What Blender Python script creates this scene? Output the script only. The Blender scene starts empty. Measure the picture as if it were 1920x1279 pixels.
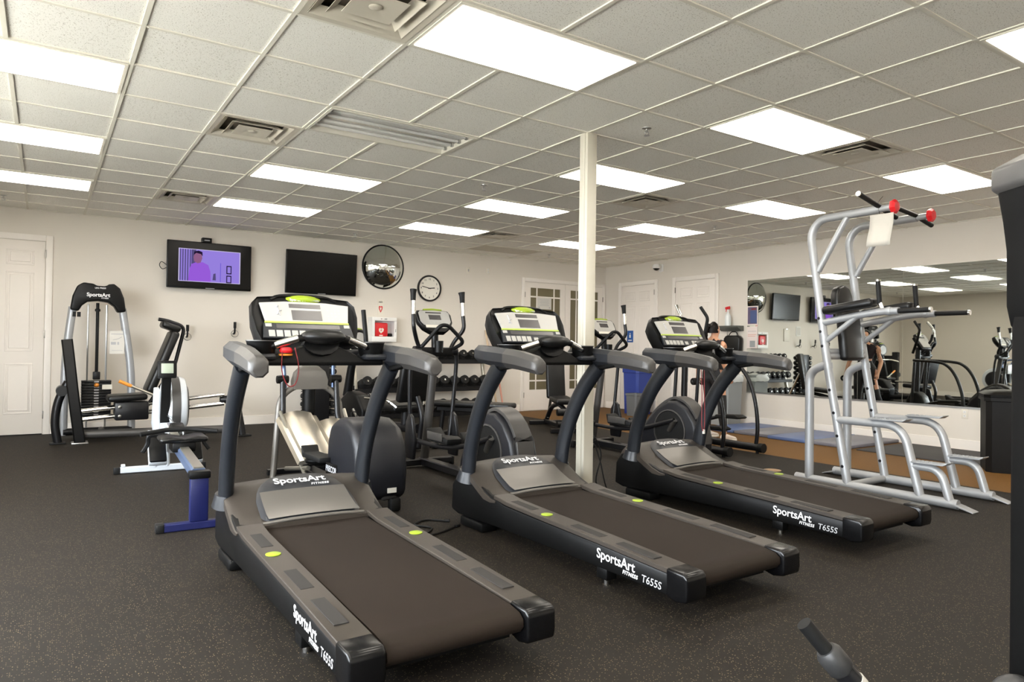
import bpy, bmesh, math, random
from mathutils import Vector, Matrix, Euler
random.seed(7)
sc = bpy.context.scene
COL = sc.collection
PI = math.pi
T = 0.6096                      # ceiling grid module (2 ft)
CEIL = 2.86; XW = 9.12; YW = 6.606; XL = -2.62; YF = -6.6

# ------------------------------------------------------------------ camera
cam = bpy.data.cameras.new('camera'); camo = bpy.data.objects.new('camera', cam); COL.objects.link(camo)
yaw, pitch, roll = 0.5934, 0.0093, 0.0144
fw = Vector((math.sin(yaw)*math.cos(pitch), math.cos(yaw)*math.cos(pitch), math.sin(pitch)))
rt = Vector((math.cos(yaw), -math.sin(yaw), 0)); up = rt.cross(fw)
r2 = math.cos(roll)*rt + math.sin(roll)*up; u2 = -math.sin(roll)*rt + math.cos(roll)*up
M = Matrix((r2, u2, -fw)).transposed().to_4x4(); M.translation = (-0.4025, -4.105, 1.1977)
camo.matrix_world = M
cam.sensor_fit = 'HORIZONTAL'; cam.sensor_width = 36; cam.lens = 1298.447*36/1920; cam.clip_start = 0.05
sc.camera = camo
CAM = Vector((-0.4025, -4.105, 1.1977))
def project(p):
    d = Vector(p)-CAM; z = d.dot(fw)
    if z < 0.05: return None
    return 960+1298.447*d.dot(r2)/z, 639.5-1298.447*d.dot(u2)/z

# ------------------------------------------------------------------ world, exposure
w = bpy.data.worlds.new('world'); sc.world = w; w.use_nodes = True
w.node_tree.nodes['Background'].inputs[0].default_value = (0.88, 0.94, 1.0, 1)
w.node_tree.nodes['Background'].inputs[1].default_value = 36.0
vs = sc.view_settings; vs.view_transform = 'Standard'; vs.look = 'None'; vs.exposure = 0.0; vs.gamma = 1.0
vs.use_curve_mapping = False
LAMP = 12.0      # radiance of the fluorescent ceiling panels

# ------------------------------------------------------------------ materials
MATS = {}
def srgb(c):
    return tuple((x/255/12.92 if x/255 <= 0.04045 else ((x/255+0.055)/1.055)**2.4) for x in c)
def mat(name, rgb, rough=0.5, metal=0.0, var=0.0, vscale=20.0, bump=0.0, bscale=200.0, emit=0.0, spec=None, coat=0.0, alpha=None):
    m = bpy.data.materials.new(name); m.use_nodes = True; nt = m.node_tree; b = nt.nodes['Principled BSDF']
    c = srgb(rgb)+(1,)
    b.inputs['Base Color'].default_value = c
    b.inputs['Roughness'].default_value = rough; b.inputs['Metallic'].default_value = metal
    if spec is not None: b.inputs['Specular IOR Level'].default_value = spec
    if coat: b.inputs['Coat Weight'].default_value = coat; b.inputs['Coat Roughness'].default_value = 0.15
    tc = nt.nodes.new('ShaderNodeTexCoord')
    if var > 0:
        n = nt.nodes.new('ShaderNodeTexNoise'); n.inputs['Scale'].default_value = vscale; n.inputs['Detail'].default_value = 4
        r = nt.nodes.new('ShaderNodeMapRange'); r.inputs['To Min'].default_value = 1-var; r.inputs['To Max'].default_value = 1+var
        mx = nt.nodes.new('ShaderNodeVectorMath'); mx.operation = 'SCALE'; mx.inputs[0].default_value = c[:3]
        nt.links.new(tc.outputs['Object'], n.inputs['Vector']); nt.links.new(n.outputs['Fac'], r.inputs['Value'])
        nt.links.new(r.outputs['Result'], mx.inputs['Scale']); nt.links.new(mx.outputs['Vector'], b.inputs['Base Color'])
    if bump > 0:
        n2 = nt.nodes.new('ShaderNodeTexNoise'); n2.inputs['Scale'].default_value = bscale; n2.inputs['Detail'].default_value = 3
        bp = nt.nodes.new('ShaderNodeBump'); bp.inputs['Strength'].default_value = bump; bp.inputs['Distance'].default_value = 0.002
        nt.links.new(tc.outputs['Object'], n2.inputs['Vector']); nt.links.new(n2.outputs['Fac'], bp.inputs['Height'])
        nt.links.new(bp.outputs['Normal'], b.inputs['Normal'])
    if emit > 0:
        b.inputs['Emission Color'].default_value = c; b.inputs['Emission Strength'].default_value = emit
    MATS[name] = m
    return m
mat('wall', (222, 215, 204), 0.75, var=0.015, vscale=3, bump=0.08, bscale=120)
mat('trim', (240, 234, 226), 0.4, var=0.01)
mat('door_white', (240, 233, 224), 0.42, var=0.01)
mat('grid', (226, 222, 208), 0.45)
mat('dark_gap', (70, 67, 60), 0.8)
mat('brown_floor', (106, 74, 32), 0.7, spec=0.25, var=0.25, vscale=60, bump=0.1)
mat('post_cream', (196, 191, 176), 0.45, var=0.02)
mat('mirror', (226, 230, 226), 0.015, 1.0)
mat('chrome', (225, 225, 222), 0.12, 1.0)
mat('steel', (190, 190, 188), 0.3, 1.0)
mat('silver_paint', (158, 160, 162), 0.4, 0.35, var=0.03, vscale=60)
mat('black_plastic', (9, 9, 9), 0.42, spec=0.22, bump=0.05, bscale=400)
mat('black_gloss', (9, 9, 10), 0.24, spec=0.35)
mat('black_pad', (15, 15, 15), 0.38, spec=0.4, bump=0.1, bscale=300)
mat('black_rubber', (11, 11, 11), 0.6, spec=0.3)
mat('black_metal', (20, 20, 22), 0.35, 0.1, spec=0.4)
mat('gun_grey', (66, 64, 62), 0.42, 0.15, bump=0.06, bscale=500)
mat('slate', (20, 23, 28), 0.38, 0.05, bump=0.05, bscale=500)
mat('slate_dark', (36, 38, 42), 0.45, 0.1, bump=0.05, bscale=500)
mat('hood_grey', (98, 94, 88), 0.36, 0.2, bump=0.05, bscale=500)
mat('rail_grey', (52, 46, 40), 0.45, 0.1, bump=0.15, bscale=600)
mat('grip_strip', (32, 29, 26), 0.75)
mat('belt', (30, 22, 15), 0.75, spec=0.2, var=0.12, vscale=6, bump=0.2, bscale=900)
mat('lime', (140, 162, 32), 0.45)
mat('lime_trim', (170, 190, 80), 0.45)
mat('panel_white', (172, 170, 165), 0.4)
mat('lcd', (70, 68, 68), 0.25)
mat('lcd_light', (150, 158, 140), 0.3)
mat('button', (168, 166, 160), 0.4)
mat('lettering', (225, 225, 225), 0.4)
mat('lettering_grey', (170, 170, 172), 0.4)
mat('lettering_dark', (50, 48, 48), 0.5)
mat('red', (204, 30, 36), 0.4)
mat('red_dark', (120, 25, 30), 0.5)
mat('yellow', (225, 195, 50), 0.5)
mat('orange', (222, 140, 50), 0.45)
mat('white_plastic', (235, 234, 230), 0.35)
mat('white_paint', (190, 195, 200), 0.35)
mat('rower_blue', (18, 24, 72), 0.4, 0.1)
mat('rower_rail', (104, 122, 156), 0.3, 0.6)
mat('alu', (176, 172, 160), 0.35, 0.9)
mat('silver_brushed', (212, 204, 188), 0.28, 0.9, var=0.04, vscale=30)
mat('paper', (208, 205, 197), 0.7, var=0.03, vscale=30)
mat('paper_pink', (226, 214, 208), 0.7)
mat('blue_sign', (40, 88, 160), 0.4)
mat('blue_bin', (44, 66, 150), 0.45)
mat('grey_bin', (152, 156, 156), 0.5)
mat('grey_bin_dark', (110, 114, 118), 0.5)
mat('bag_white', (225, 228, 226), 0.3)
mat('mat_blue', (88, 106, 150), 0.42, var=0.05, vscale=8)
mat('mat_grey', (112, 112, 122), 0.42, var=0.05, vscale=8)
mat('mat_black', (58, 56, 56), 0.7)
mat('poster_purple', (96, 84, 110), 0.5, var=0.15, vscale=14)
mat('poster_blue', (70, 86, 130), 0.5)
mat('shelf_grey', (92, 94, 88), 0.5)
mat('skin', (214, 160, 128), 0.5, var=0.03, vscale=25)
mat('hair', (15, 10, 8), 0.5, spec=0.2, var=0.2, vscale=60)
mat('legging', (20, 19, 22), 0.65)
mat('top_dark', (34, 20, 24), 0.7)
mat('shoe_white', (232, 222, 214), 0.55)
mat('sole', (240, 236, 228), 0.6)
mat('wood_light', (206, 182, 150), 0.5, var=0.08, vscale=15)
mat('coral', (214, 150, 130), 0.5)
mat('glass_olive', (112, 104, 78), 0.16, var=0.05, vscale=2)
mat('clock_face', (232, 228, 216), 0.4)
mat('tv_black', (3, 3, 3), 0.22, spec=0.18)
mat('tv_frame', (6, 6, 6), 0.35, spec=0.25)
mat('dome_cam_glass', (16, 16, 18), 0.1)
mat('disc_tan', (150, 122, 90), 0.5)
mat('vent_metal', (205, 198, 182), 0.45, 0.1)
mat('vent_dirty', (96, 88, 76), 0.7, var=0.3, vscale=18)
mat('lens_clear', (190, 198, 196), 0.12, 0.1)
mat('ivory', (224, 218, 204), 0.45)
mat('hinge', (150, 146, 138), 0.35, 0.7)

def emission(name, rgb, s):
    m = bpy.data.materials.new(name); m.use_nodes = True; nt = m.node_tree; nt.nodes.clear()
    o = nt.nodes.new('ShaderNodeOutputMaterial'); e = nt.nodes.new('ShaderNodeEmission')
    e.inputs[0].default_value = srgb(rgb)+(1,); e.inputs[1].default_value = s
    nt.links.new(e.outputs[0], o.inputs[0]); MATS[name] = m
emission('lamp_panel', (255, 246, 232), LAMP)
emission('tv_violet', (128, 108, 235), 0.75); emission('tv_violet_light', (170, 146, 250), 0.75)
emission('tv_shirt', (150, 92, 215), 1.0); emission('tv_face', (150, 100, 140), 0.9); emission('tv_dark', (40, 28, 60), 0.8)
emission('tv_curtain', (90, 80, 130), 0.9); emission('tv_white', (225, 215, 255), 0.8)

def thin_glass():
    m = bpy.data.materials.new('window_glass'); m.use_nodes = True; nt = m.node_tree; nt.nodes.clear()
    o = nt.nodes.new('ShaderNodeOutputMaterial'); mx = nt.nodes.new('ShaderNodeMixShader'); mx.inputs[0].default_value = 0.06
    a = nt.nodes.new('ShaderNodeBsdfTransparent'); g = nt.nodes.new('ShaderNodeBsdfGlossy'); g.inputs['Roughness'].default_value = 0.02
    nt.links.new(a.outputs[0], mx.inputs[1]); nt.links.new(g.outputs[0], mx.inputs[2]); nt.links.new(mx.outputs[0], o.inputs[0]); MATS['window_glass'] = m
thin_glass()
mat('navy_plastic', (20, 21, 26), 0.42, spec=0.4, bump=0.05, bscale=500)
mat('matte_black', (6, 6, 6), 0.6, spec=0.12)
mat('dark_grey', (38, 38, 38), 0.45)
mat('paper_dim', (178, 174, 165), 0.75, var=0.03, vscale=30)
mat('bounce_ground', (214, 208, 196), 0.8, var=0.05)
def floor_mat():
    m = bpy.data.materials.new('rubber_floor'); m.use_nodes = True; nt = m.node_tree; b = nt.nodes['Principled BSDF']
    tc = nt.nodes.new('ShaderNodeTexCoord')
    def noise(s, d=2):
        n = nt.nodes.new('ShaderNodeTexNoise'); n.inputs['Scale'].default_value = s; n.inputs['Detail'].default_value = d
        nt.links.new(tc.outputs['Object'], n.inputs['Vector']); return n
    v = nt.nodes.new('ShaderNodeTexVoronoi'); v.inputs['Scale'].default_value = 140
    nt.links.new(tc.outputs['Object'], v.inputs['Vector'])
    lt = nt.nodes.new('ShaderNodeMath'); lt.operation = 'LESS_THAN'; lt.inputs[1].default_value = 0.30
    nt.links.new(v.outputs['Distance'], lt.inputs[0])
    sep = nt.nodes.new('ShaderNodeSeparateColor'); nt.links.new(v.outputs['Color'], sep.inputs[0])
    g = nt.nodes.new('ShaderNodeMath'); g.operation = 'GREATER_THAN'; g.inputs[1].default_value = 0.70
    nt.links.new(sep.outputs[0], g.inputs[0])
    mul = nt.nodes.new('ShaderNodeMath'); mul.operation = 'MULTIPLY'
    nt.links.new(lt.outputs[0], mul.inputs[0]); nt.links.new(g.outputs[0], mul.inputs[1])
    base = nt.nodes.new('ShaderNodeMix'); base.data_type = 'RGBA'
    base.inputs['A'].default_value = srgb((19, 15, 11))+(1,); base.inputs['B'].default_value = srgb((28, 23, 17))+(1,)
    nb = noise(1.6, 5); nt.links.new(nb.outputs['Fac'], base.inputs['Factor'])
    mx = nt.nodes.new('ShaderNodeMix'); mx.data_type = 'RGBA'
    mx.inputs['B'].default_value = srgb((100, 88, 66))+(1,)
    nt.links.new(mul.outputs[0], mx.inputs['Factor']); nt.links.new(base.outputs['Result'], mx.inputs['A'])
    nt.links.new(mx.outputs['Result'], b.inputs['Base Color'])
    b.inputs['Roughness'].default_value = 0.7; b.inputs['Specular IOR Level'].default_value = 0.22
    bp = nt.nodes.new('ShaderNodeBump'); bp.inputs['Strength'].default_value = 0.25; bp.inputs['Distance'].default_value = 0.002
    n2 = noise(300, 2); nt.links.new(n2.outputs['Fac'], bp.inputs['Height']); nt.links.new(bp.outputs['Normal'], b.inputs['Normal'])
    MATS['rubber_floor'] = m
floor_mat()
def tile_mat():
    m = bpy.data.materials.new('ceiling_tile'); m.use_nodes = True; nt = m.node_tree; b = nt.nodes['Principled BSDF']
    tc = nt.nodes.new('ShaderNodeTexCoord'); oi = nt.nodes.new('ShaderNodeObjectInfo')
    add = nt.nodes.new('ShaderNodeVectorMath'); add.operation = 'ADD'
    nt.links.new(tc.outputs['Object'], add.inputs[0]); nt.links.new(oi.outputs['Location'], add.inputs[1])
    n = nt.nodes.new('ShaderNodeTexNoise'); n.inputs['Scale'].default_value = 150; n.inputs['Detail'].default_value = 2
    nt.links.new(add.outputs[0], n.inputs['Vector'])
    r = nt.nodes.new('ShaderNodeValToRGB'); r.color_ramp.elements[0].position = 0.33; r.color_ramp.elements[1].position = 0.39
    r.color_ramp.elements[0].color = srgb((178, 172, 158))+(1,); r.color_ramp.elements[1].color = srgb((244, 242, 234))+(1,)
    nt.links.new(n.outputs['Fac'], r.inputs['Fac']); nt.links.new(r.outputs['Color'], b.inputs['Base Color'])
    b.inputs['Roughness'].default_value = 0.85
    bp = nt.nodes.new('ShaderNodeBump'); bp.inputs['Strength'].default_value = 0.3; bp.inputs['Distance'].default_value = 0.003
    nt.links.new(n.outputs['Fac'], bp.inputs['Height']); nt.links.new(bp.outputs['Normal'], b.inputs['Normal'])
    MATS['ceiling_tile'] = m
tile_mat()

# ------------------------------------------------------------------ geometry helpers
def V(*a): return Vector(a)
def sp(pts, n=6):
    """Catmull-Rom through points"""
    P = [Vector(p) for p in pts]; out = []
    Q = [P[0]*2-P[1]]+P+[P[-1]*2-P[-2]]
    for i in range(1, len(Q)-2):
        a, b, c, d = Q[i-1], Q[i], Q[i+1], Q[i+2]
        for k in range(n):
            t = k/n
            out.append(0.5*((2*b)+(c-a)*t+(2*a-5*b+4*c-d)*t*t+(3*b-a-3*c+d)*t*t*t))
    out.append(P[-1]); return out
def rnd(pts, r=0.08, n=6):
    """polyline with rounded corners"""
    P = [Vector(p) for p in pts]; out = [P[0]]
    for i in range(1, len(P)-1):
        a, b, c = P[i-1], P[i], P[i+1]
        d1 = (a-b); d2 = (c-b); rr = min(r, d1.length*0.49, d2.length*0.49)
        s = b+d1.normalized()*rr; e = b+d2.normalized()*rr
        for k in range(n+1):
            t = k/n; out.append((1-t)**2*s+2*t*(1-t)*b+t*t*e)
    out.append(P[-1]); return out
class MB:
    def __init__(s): s.v = []; s.f = []; s.mi = []; s.cur = 0
    def add(s, vs, fs):
        o = len(s.v); s.v += [tuple(v) for v in vs]
        for f in fs: s.f.append(tuple(i+o for i in f)); s.mi.append(s.cur)
        return s
    def bm(s, b):
        b.verts.index_update()
        s.add([v.co[:] for v in b.verts], [[v.index for v in f.verts] for f in b.faces]); b.free(); return s
    def box(s, c, d, rot=None, bev=0.0, seg=2):
        b = bmesh.new(); bmesh.ops.create_cube(b, size=1)
        for v in b.verts: v.co = Vector((v.co.x*d[0], v.co.y*d[1], v.co.z*d[2]))
        if bev > 0: bmesh.ops.bevel(b, geom=b.edges[:], offset=min(bev, min(d)*0.49), segments=seg, profile=0.5, affect='EDGES')
        if rot is not None:
            R = rot if isinstance(rot, Matrix) else Euler(rot).to_matrix()
            for v in b.verts: v.co = R @ v.co
        for v in b.verts: v.co += Vector(c)
        return s.bm(b)
    def bb(s, a, b_, bev=0.0, seg=2):
        return s.box([(a[i]+b_[i])/2 for i in range(3)], [abs(b_[i]-a[i]) for i in range(3)], None, bev, seg)
    def tube(s, pts, r, n=10, sx=1.0, sy=1.0, ref=None, caps=True):
        P = [Vector(p) for p in pts]; m = len(P)
        R = r if isinstance(r, (list, tuple)) else [r]*m
        tan = []
        for i in range(m):
            a = P[max(i-1, 0)]; b = P[min(i+1, m-1)]; t = (b-a); tan.append(t.normalized() if t.length > 1e-9 else Vector((0, 0, 1)))
        ref = Vector(ref) if ref is not None else (Vector((1, 0, 0)) if abs(tan[0].x) < 0.8 else Vector((0, 0, 1)))
        nrm = (ref-tan[0]*ref.dot(tan[0])).normalized()
        vs = []; fs = []
        for i in range(m):
            nrm = nrm-tan[i]*nrm.dot(tan[i]); nrm.normalize(); bi = tan[i].cross(nrm)
            for k in range(n):
                a = 2*PI*k/n
                vs.append(P[i]+nrm*math.cos(a)*R[i]*sx+bi*math.sin(a)*R[i]*sy)
        for i in range(m-1):
            for k in range(n):
                k2 = (k+1) % n; fs.append((i*n+k, i*n+k2, (i+1)*n+k2, (i+1)*n+k))
        if caps:
            fs.append(tuple(range(n-1, -1, -1))); fs.append(tuple((m-1)*n+k for k in range(n)))
        return s.add(vs, fs)
    def bar(s, pts, w, h, ref=(0, 0, 1), bev=0.0):
        """rectangular section swept along pts; h along ref"""
        P = [Vector(p) for p in pts]; m = len(P); vs = []; fs = []
        ww = w if isinstance(w, (list, tuple)) else [w]*m; hh = h if isinstance(h, (list, tuple)) else [h]*m
        c = 0.25
        for i in range(m):
            t = (P[min(i+1, m-1)]-P[max(i-1, 0)]).normalized(); rf = Vector(ref)
            nz = (rf-t*rf.dot(t)).normalized(); nx = t.cross(nz)
            a, b = ww[i]/2, hh[i]/2; q = min(a, b)*(c if bev == 0 else bev)
            for (x, y) in ((a-q, b), (a, b-q), (a, -b+q), (a-q, -b), (-a+q, -b), (-a, -b+q), (-a, b-q), (-a+q, b)):
                vs.append(P[i]+nx*x+nz*y)
        for i in range(m-1):
            for k in range(8):
                k2 = (k+1) % 8; fs.append((i*8+k, (i+1)*8+k, (i+1)*8+k2, i*8+k2))
        fs.append(tuple(range(8))); fs.append(tuple((m-1)*8+k for k in range(7, -1, -1)))
        return s.add(vs, fs)
    def lathe(s, prof, c=(0, 0, 0), axis='z', n=24, rot=None, caps=True):
        vs = []; fs = []; m = len(prof)
        for (r, z) in prof:
            for k in range(n):
                a = 2*PI*k/n; p = Vector((r*math.cos(a), r*math.sin(a), z))
                if axis == 'x': p = Vector((p.z, p.x, p.y))
                elif axis == 'y': p = Vector((p.y, p.z, p.x))
                if rot is not None: p = rot @ p
                vs.append(p+Vector(c))
        for i in range(m-1):
            for k in range(n):
                k2 = (k+1) % n; fs.append((i*n+k, i*n+k2, (i+1)*n+k2, (i+1)*n+k))
        if caps and prof[0][0] > 1.1e-5: fs.append(tuple(range(n-1, -1, -1)))
        if caps and prof[-1][0] > 1.1e-5: fs.append(tuple((m-1)*n+k for k in range(n)))
        return s.add(vs, fs)
    def cyl(s, a, b, r, n=12):
        return s.tube([a, b], r, n)
    def prism(s, poly, plane, d0, d1, bev=0.0, seg=2):
        """poly in 2D extruded along the missing axis. plane 'yz','xz','xy'"""
        b = bmesh.new()
        def mk(p, d):
            return {'yz': (d, p[0], p[1]), 'xz': (p[0], d, p[1]), 'xy': (p[0], p[1], d)}[plane]
        v0 = [b.verts.new(mk(p, d0)) for p in poly]; v1 = [b.verts.new(mk(p, d1)) for p in poly]; n = len(poly)
        b.faces.new(v0); b.faces.new(v1[::-1])
        for i in range(n): b.faces.new((v0[i], v1[i], v1[(i+1) % n], v0[(i+1) % n]))
        bmesh.ops.recalc_face_normals(b, faces=b.faces[:])
        if bev > 0:
            ed = [e for e in b.edges if len(e.link_faces) == 2 and e.calc_face_angle(0) > 0.6]
            bmesh.ops.bevel(b, geom=ed, offset=bev, segments=seg, profile=0.5, affect='EDGES', clamp_overlap=True)
        return s.bm(b)
    def loft(s, rings, caps=True):
        n = len(rings[0]); vs = [p for r in rings for p in r]; fs = []
        for i in range(len(rings)-1):
            for k in range(n):
                k2 = (k+1) % n; fs.append((i*n+k, i*n+k2, (i+1)*n+k2, (i+1)*n+k))
        if caps:
            fs.append(tuple(range(n-1, -1, -1))); fs.append(tuple((len(rings)-1)*n+k for k in range(n)))
        return s.add(vs, fs)
    def sphere(s, c, r, n=12, m=8, sc_=(1, 1, 1)):
        pr = [(max(1e-7, math.sin(PI*i/m))*r, -math.cos(PI*i/m)*r) for i in range(m+1)]
        o = len(s.v); s.lathe(pr, (0, 0, 0), 'z', n)
        for i in range(o, len(s.v)):
            x, y, z = s.v[i]; s.v[i] = (x*sc_[0]+c[0], y*sc_[1]+c[1], z*sc_[2]+c[2])
        return s
    def xf(s, mtx):
        s.v = [tuple(mtx @ Vector(v)) for v in s.v]; return s
    def mesh(s, name, ang=40):
        me = bpy.data.meshes.new(name); me.from_pydata(s.v, [], s.f)
        b = bmesh.new(); b.from_mesh(me); bmesh.ops.recalc_face_normals(b, faces=b.faces[:]); b.to_mesh(me); b.free()
        me.polygons.foreach_set('use_smooth', [True]*len(me.polygons))
        me.set_sharp_from_angle(angle=math.radians(ang)); me.update(); return me
    def build(s, name, m, parent=None, loc=None, ang=40, label=None):
        me = s.mesh(name, ang); me.materials.append(MATS[m])
        o = bpy.data.objects.new(name, me); COL.objects.link(o)
        if parent is not None: o.parent = parent
        if loc is not None: o.location = loc
        if label: o['label'] = label
        return o
def tag(o, label=None, cat=None, group=None, kind=None):
    if label: o['label'] = label
    if cat: o['category'] = cat
    if group: o['group'] = group
    if kind: o['kind'] = kind
    return o
def empty(name, loc, rz=0.0, label=None, cat=None, group=None, kind=None):
    o = bpy.data.objects.new(name, None); COL.objects.link(o); o.location = loc; o.rotation_euler = (0, 0, rz)
    o.empty_display_size = 0.1
    return tag(o, label, cat, group, kind)
def dup(root, loc=None, rz=None, label=None, parent=None):
    c = root.copy(); COL.objects.link(c)
    if parent is not None: c.parent = parent
    if loc is not None: c.location = loc
    if rz is not None: c.rotation_euler = (0, 0, rz)
    if label: c['label'] = label
    for ch in list(root.children): dup(ch, parent=c)
    return c
def dup_shallow(src, loc, rot=None, parent=None):
    c = src.copy(); COL.objects.link(c); c.location = loc
    if parent is not None: c.parent = parent
    if rot is not None: c.rotation_euler = rot
    return c
def text(s, size, m, mtx, parent, name='lettering', off=0.0, ext=0.0006, align='CENTER', shear=0.0, space=1.0):
    cu = bpy.data.curves.new('txt', 'FONT'); cu.body = s; cu.size = size; cu.align_x = align; cu.align_y = 'CENTER'
    cu.offset = off; cu.extrude = ext; cu.shear = shear; cu.space_character = space; cu.resolution_u = 3
    o = bpy.data.objects.new('txt', cu); COL.objects.link(o)
    dg = bpy.context.evaluated_depsgraph_get(); me = bpy.data.meshes.new_from_object(o.evaluated_get(dg))
    bpy.data.objects.remove(o); bpy.data.curves.remove(cu)
    me.transform(mtx); me.name = name; me.materials.clear(); me.materials.append(MATS[m])
    ob = bpy.data.objects.new(name, me); COL.objects.link(ob); ob.parent = parent
    return ob
def frame(o, x, y):
    """4x4 with origin o, local x along x, local y along y"""
    x = Vector(x).normalized(); y = Vector(y); y = (y-x*y.dot(x)).normalized(); z = x.cross(y)
    m = Matrix((x, y, z)).transposed().to_4x4(); m.translation = Vector(o); return m
# ================================================================== SETTING
def struct(name, mb, m, ang=40): return tag(mb.build(name, m, ang=ang), kind='structure')
XB = 6.55    # edge of the black rubber, brown flooring beyond
o = struct('floor', MB().bb((XL, YF, -0.06), (XB, YW, 0)), 'rubber_floor'); tag(o, 'black rubber gym floor with tan flecks', 'floor')
o = struct('floor.001', MB().bb((XB, YF, -0.06), (XW, YW, -0.002)), 'brown_floor'); tag(o, 'brown flooring strip in front of the mirror wall', 'floor')
o = struct('wall_back', MB().bb((XL-0.1, YW, -0.06), (XW+0.1, YW+0.1, CEIL+0.2)), 'wall'); tag(o, 'pale grey back wall carrying the televisions and clock', 'wall')
o = struct('wall_right', MB().bb((XW, YF, -0.06), (XW+0.1, YW, CEIL+0.2)), 'wall'); tag(o, 'pale grey wall carrying the long mirror', 'wall')
ADDED_WIN = [(-6.2, -4.4), (-4.0, -2.2), (-1.8, 0.0), (0.4, 2.2)]; WZ0, WZ1 = 0.75, 2.5  # windows added, out of view, to bring daylight onto the ceiling
wl = MB().bb((XL-0.1, YF, -0.06), (XL, YW, WZ0)).bb((XL-0.1, YF, WZ1), (XL, YW, CEIL+0.2))
ys = [YF]+[q for p_ in ADDED_WIN for q in p_]+[YW]
for i in range(0, len(ys), 2): wl.bb((XL-0.1, ys[i], WZ0), (XL, ys[i+1], WZ1))
o = struct('wall_left', wl, 'wall'); tag(o, 'pale grey wall opposite the long mirror, with added window openings', 'wall')
o = struct('wall_front', MB().bb((XL-0.1, YF-0.1, -0.06), (XW+0.1, YF, CEIL+0.2)), 'wall'); tag(o, 'plain pale grey wall facing the televisions', 'wall')
for i, (a, b) in enumerate(ADDED_WIN):
    r = tag(bpy.data.objects.new('window_%d' % (i+1), None), 'added window, unseen, giving daylight from the wall opposite the mirror', 'window', kind='structure'); COL.objects.link(r); r.location = (XL, (a+b)/2, WZ0)
    hwid = (b-a)/2; hh = WZ1-WZ0
    for sy in (-1, 1): MB().bb((-0.09, sy*hwid, 0), (0.015, sy*(hwid-0.05), hh), 0.004).build('jamb', 'trim', r)
    MB().bb((-0.09, -hwid+0.05, 0), (0.03, hwid-0.05, 0.04), 0.004).build('window_sill', 'trim', r)
    MB().bb((-0.09, -hwid+0.05, hh-0.05), (0.015, hwid-0.05, hh), 0.004).build('head', 'trim', r)
    MB().bb((-0.07, -0.02, 0.04), (-0.03, 0.02, hh-0.05), 0.004).build('mullion', 'trim', r)
    for sy in (-1, 1): MB().bb((-0.052, sy*0.02, 0.04), (-0.048, sy*(hwid-0.05), hh-0.05)).build('pane', 'window_glass', r)
    pl = bpy.data.lights.new('portal', 'AREA'); pl.shape = 'RECTANGLE'; pl.size = hh; pl.size_y = b-a; pl.cycles.is_portal = True
    po = bpy.data.objects.new('window_portal', pl); COL.objects.link(po); po.location = (XL-0.12, (a+b)/2, (WZ0+WZ1)/2); po.rotation_euler = (0, -PI/2, 0)
o = struct('floor.002', MB().bb((XL-40, -40, -0.3), (XL-0.1, 40, -0.1)), 'bounce_ground'); tag(o, 'pale ground added outside, bouncing daylight in through the added windows', 'ground')  # added ground sheet, bounces daylight up through the added windows
# ---- ceiling : grid + tiles
LIGHTS = [(u, v) for u in (-2, 2, 6, 10) for v in (-8, -5, -2, 1, 4, 7)]  # unseen rows behind the camera continue the pattern to light the near area
VENTS = [(1, -2), (1, 2), (1, 7), (8, -2), (8, 2), (8, 7), (1, -6), (8, -6)]
RETURN = [(9, 9), (10, 9)]
u0, u1 = math.floor(XL/T), math.ceil(XW/T); v0, v1 = math.floor(YF/T), math.ceil(YW/T)
busy = set()
for (u, v) in LIGHTS: busy |= {(u, v), (u+1, v)}
busy |= set(VENTS) | set(RETURN)
ceil = tag(MB().bb((XL, YF, CEIL+0.16), (XW, YW, CEIL+0.2)).build('ceiling', 'dark_gap'), 'suspended ceiling of white fissured tiles in a metal grid', 'ceiling', kind='structure')
g = MB(); hw = 0.012
for u in range(u0+1, u1):
    run = None
    for v in range(v0, v1+1):
        free = v < v1 and (u-1, v) not in LIGHTS and not (u == 10 and v == 9)
        if free and run is None: run = v
        if not free and run is not None:
            g.bb((u*T-hw, max(run*T, YF), CEIL), (u*T+hw, min(v*T, YW), CEIL+0.03)); run = None
g.build('ceiling_grid', 'grid', ceil)
g = MB()
for v in range(v0+1, v1): g.bb((XL, v*T-hw, CEIL+0.0006), (XW, v*T+hw, CEIL+0.0294))
g.build('ceiling_grid_runner', 'grid', ceil)
g = MB()
g.bb((XL, YF, CEIL-0.0004), (XL+0.02, YW, CEIL+0.02)); g.bb((XW-0.02, YF, CEIL-0.0004), (XW, YW, CEIL+0.02))
g.bb((XL+0.02, YF, CEIL-0.0004), (XW-0.02, YF+0.02, CEIL+0.02)); g.bb((XL+0.02, YW-0.02, CEIL-0.0004), (XW-0.02, YW, CEIL+0.02))
g.build('wall_angle', 'grid', ceil)
tiles = []
for u in range(u0, u1):
    for v in range(v0, v1):
        if (u, v) in busy: continue
        xa, xb = max(u*T+0.004, XL), min((u+1)*T-0.004, XW); ya, yb = max(v*T+0.004, YF), min((v+1)*T-0.004, YW)
        if xb-xa < 0.02 or yb-ya < 0.02: continue
        pr = [project((x, y, CEIL)) for x, y in ((xa, ya), (xb, ya), (xb, yb), (xa, yb))]
        area = 0
        if all(pr) and any(-50 < q[0] < 1970 and -50 < q[1] < 1330 for q in pr):
            area = abs(sum(pr[i][0]*pr[(i+1) % 4][1]-pr[(i+1) % 4][0]*pr[i][1] for i in range(4)))/2
        tiles.append((area, xa, xb, ya, yb))
tiles.sort(key=lambda t: -t[0])
tile_me = {}
rest = MB()
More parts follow.
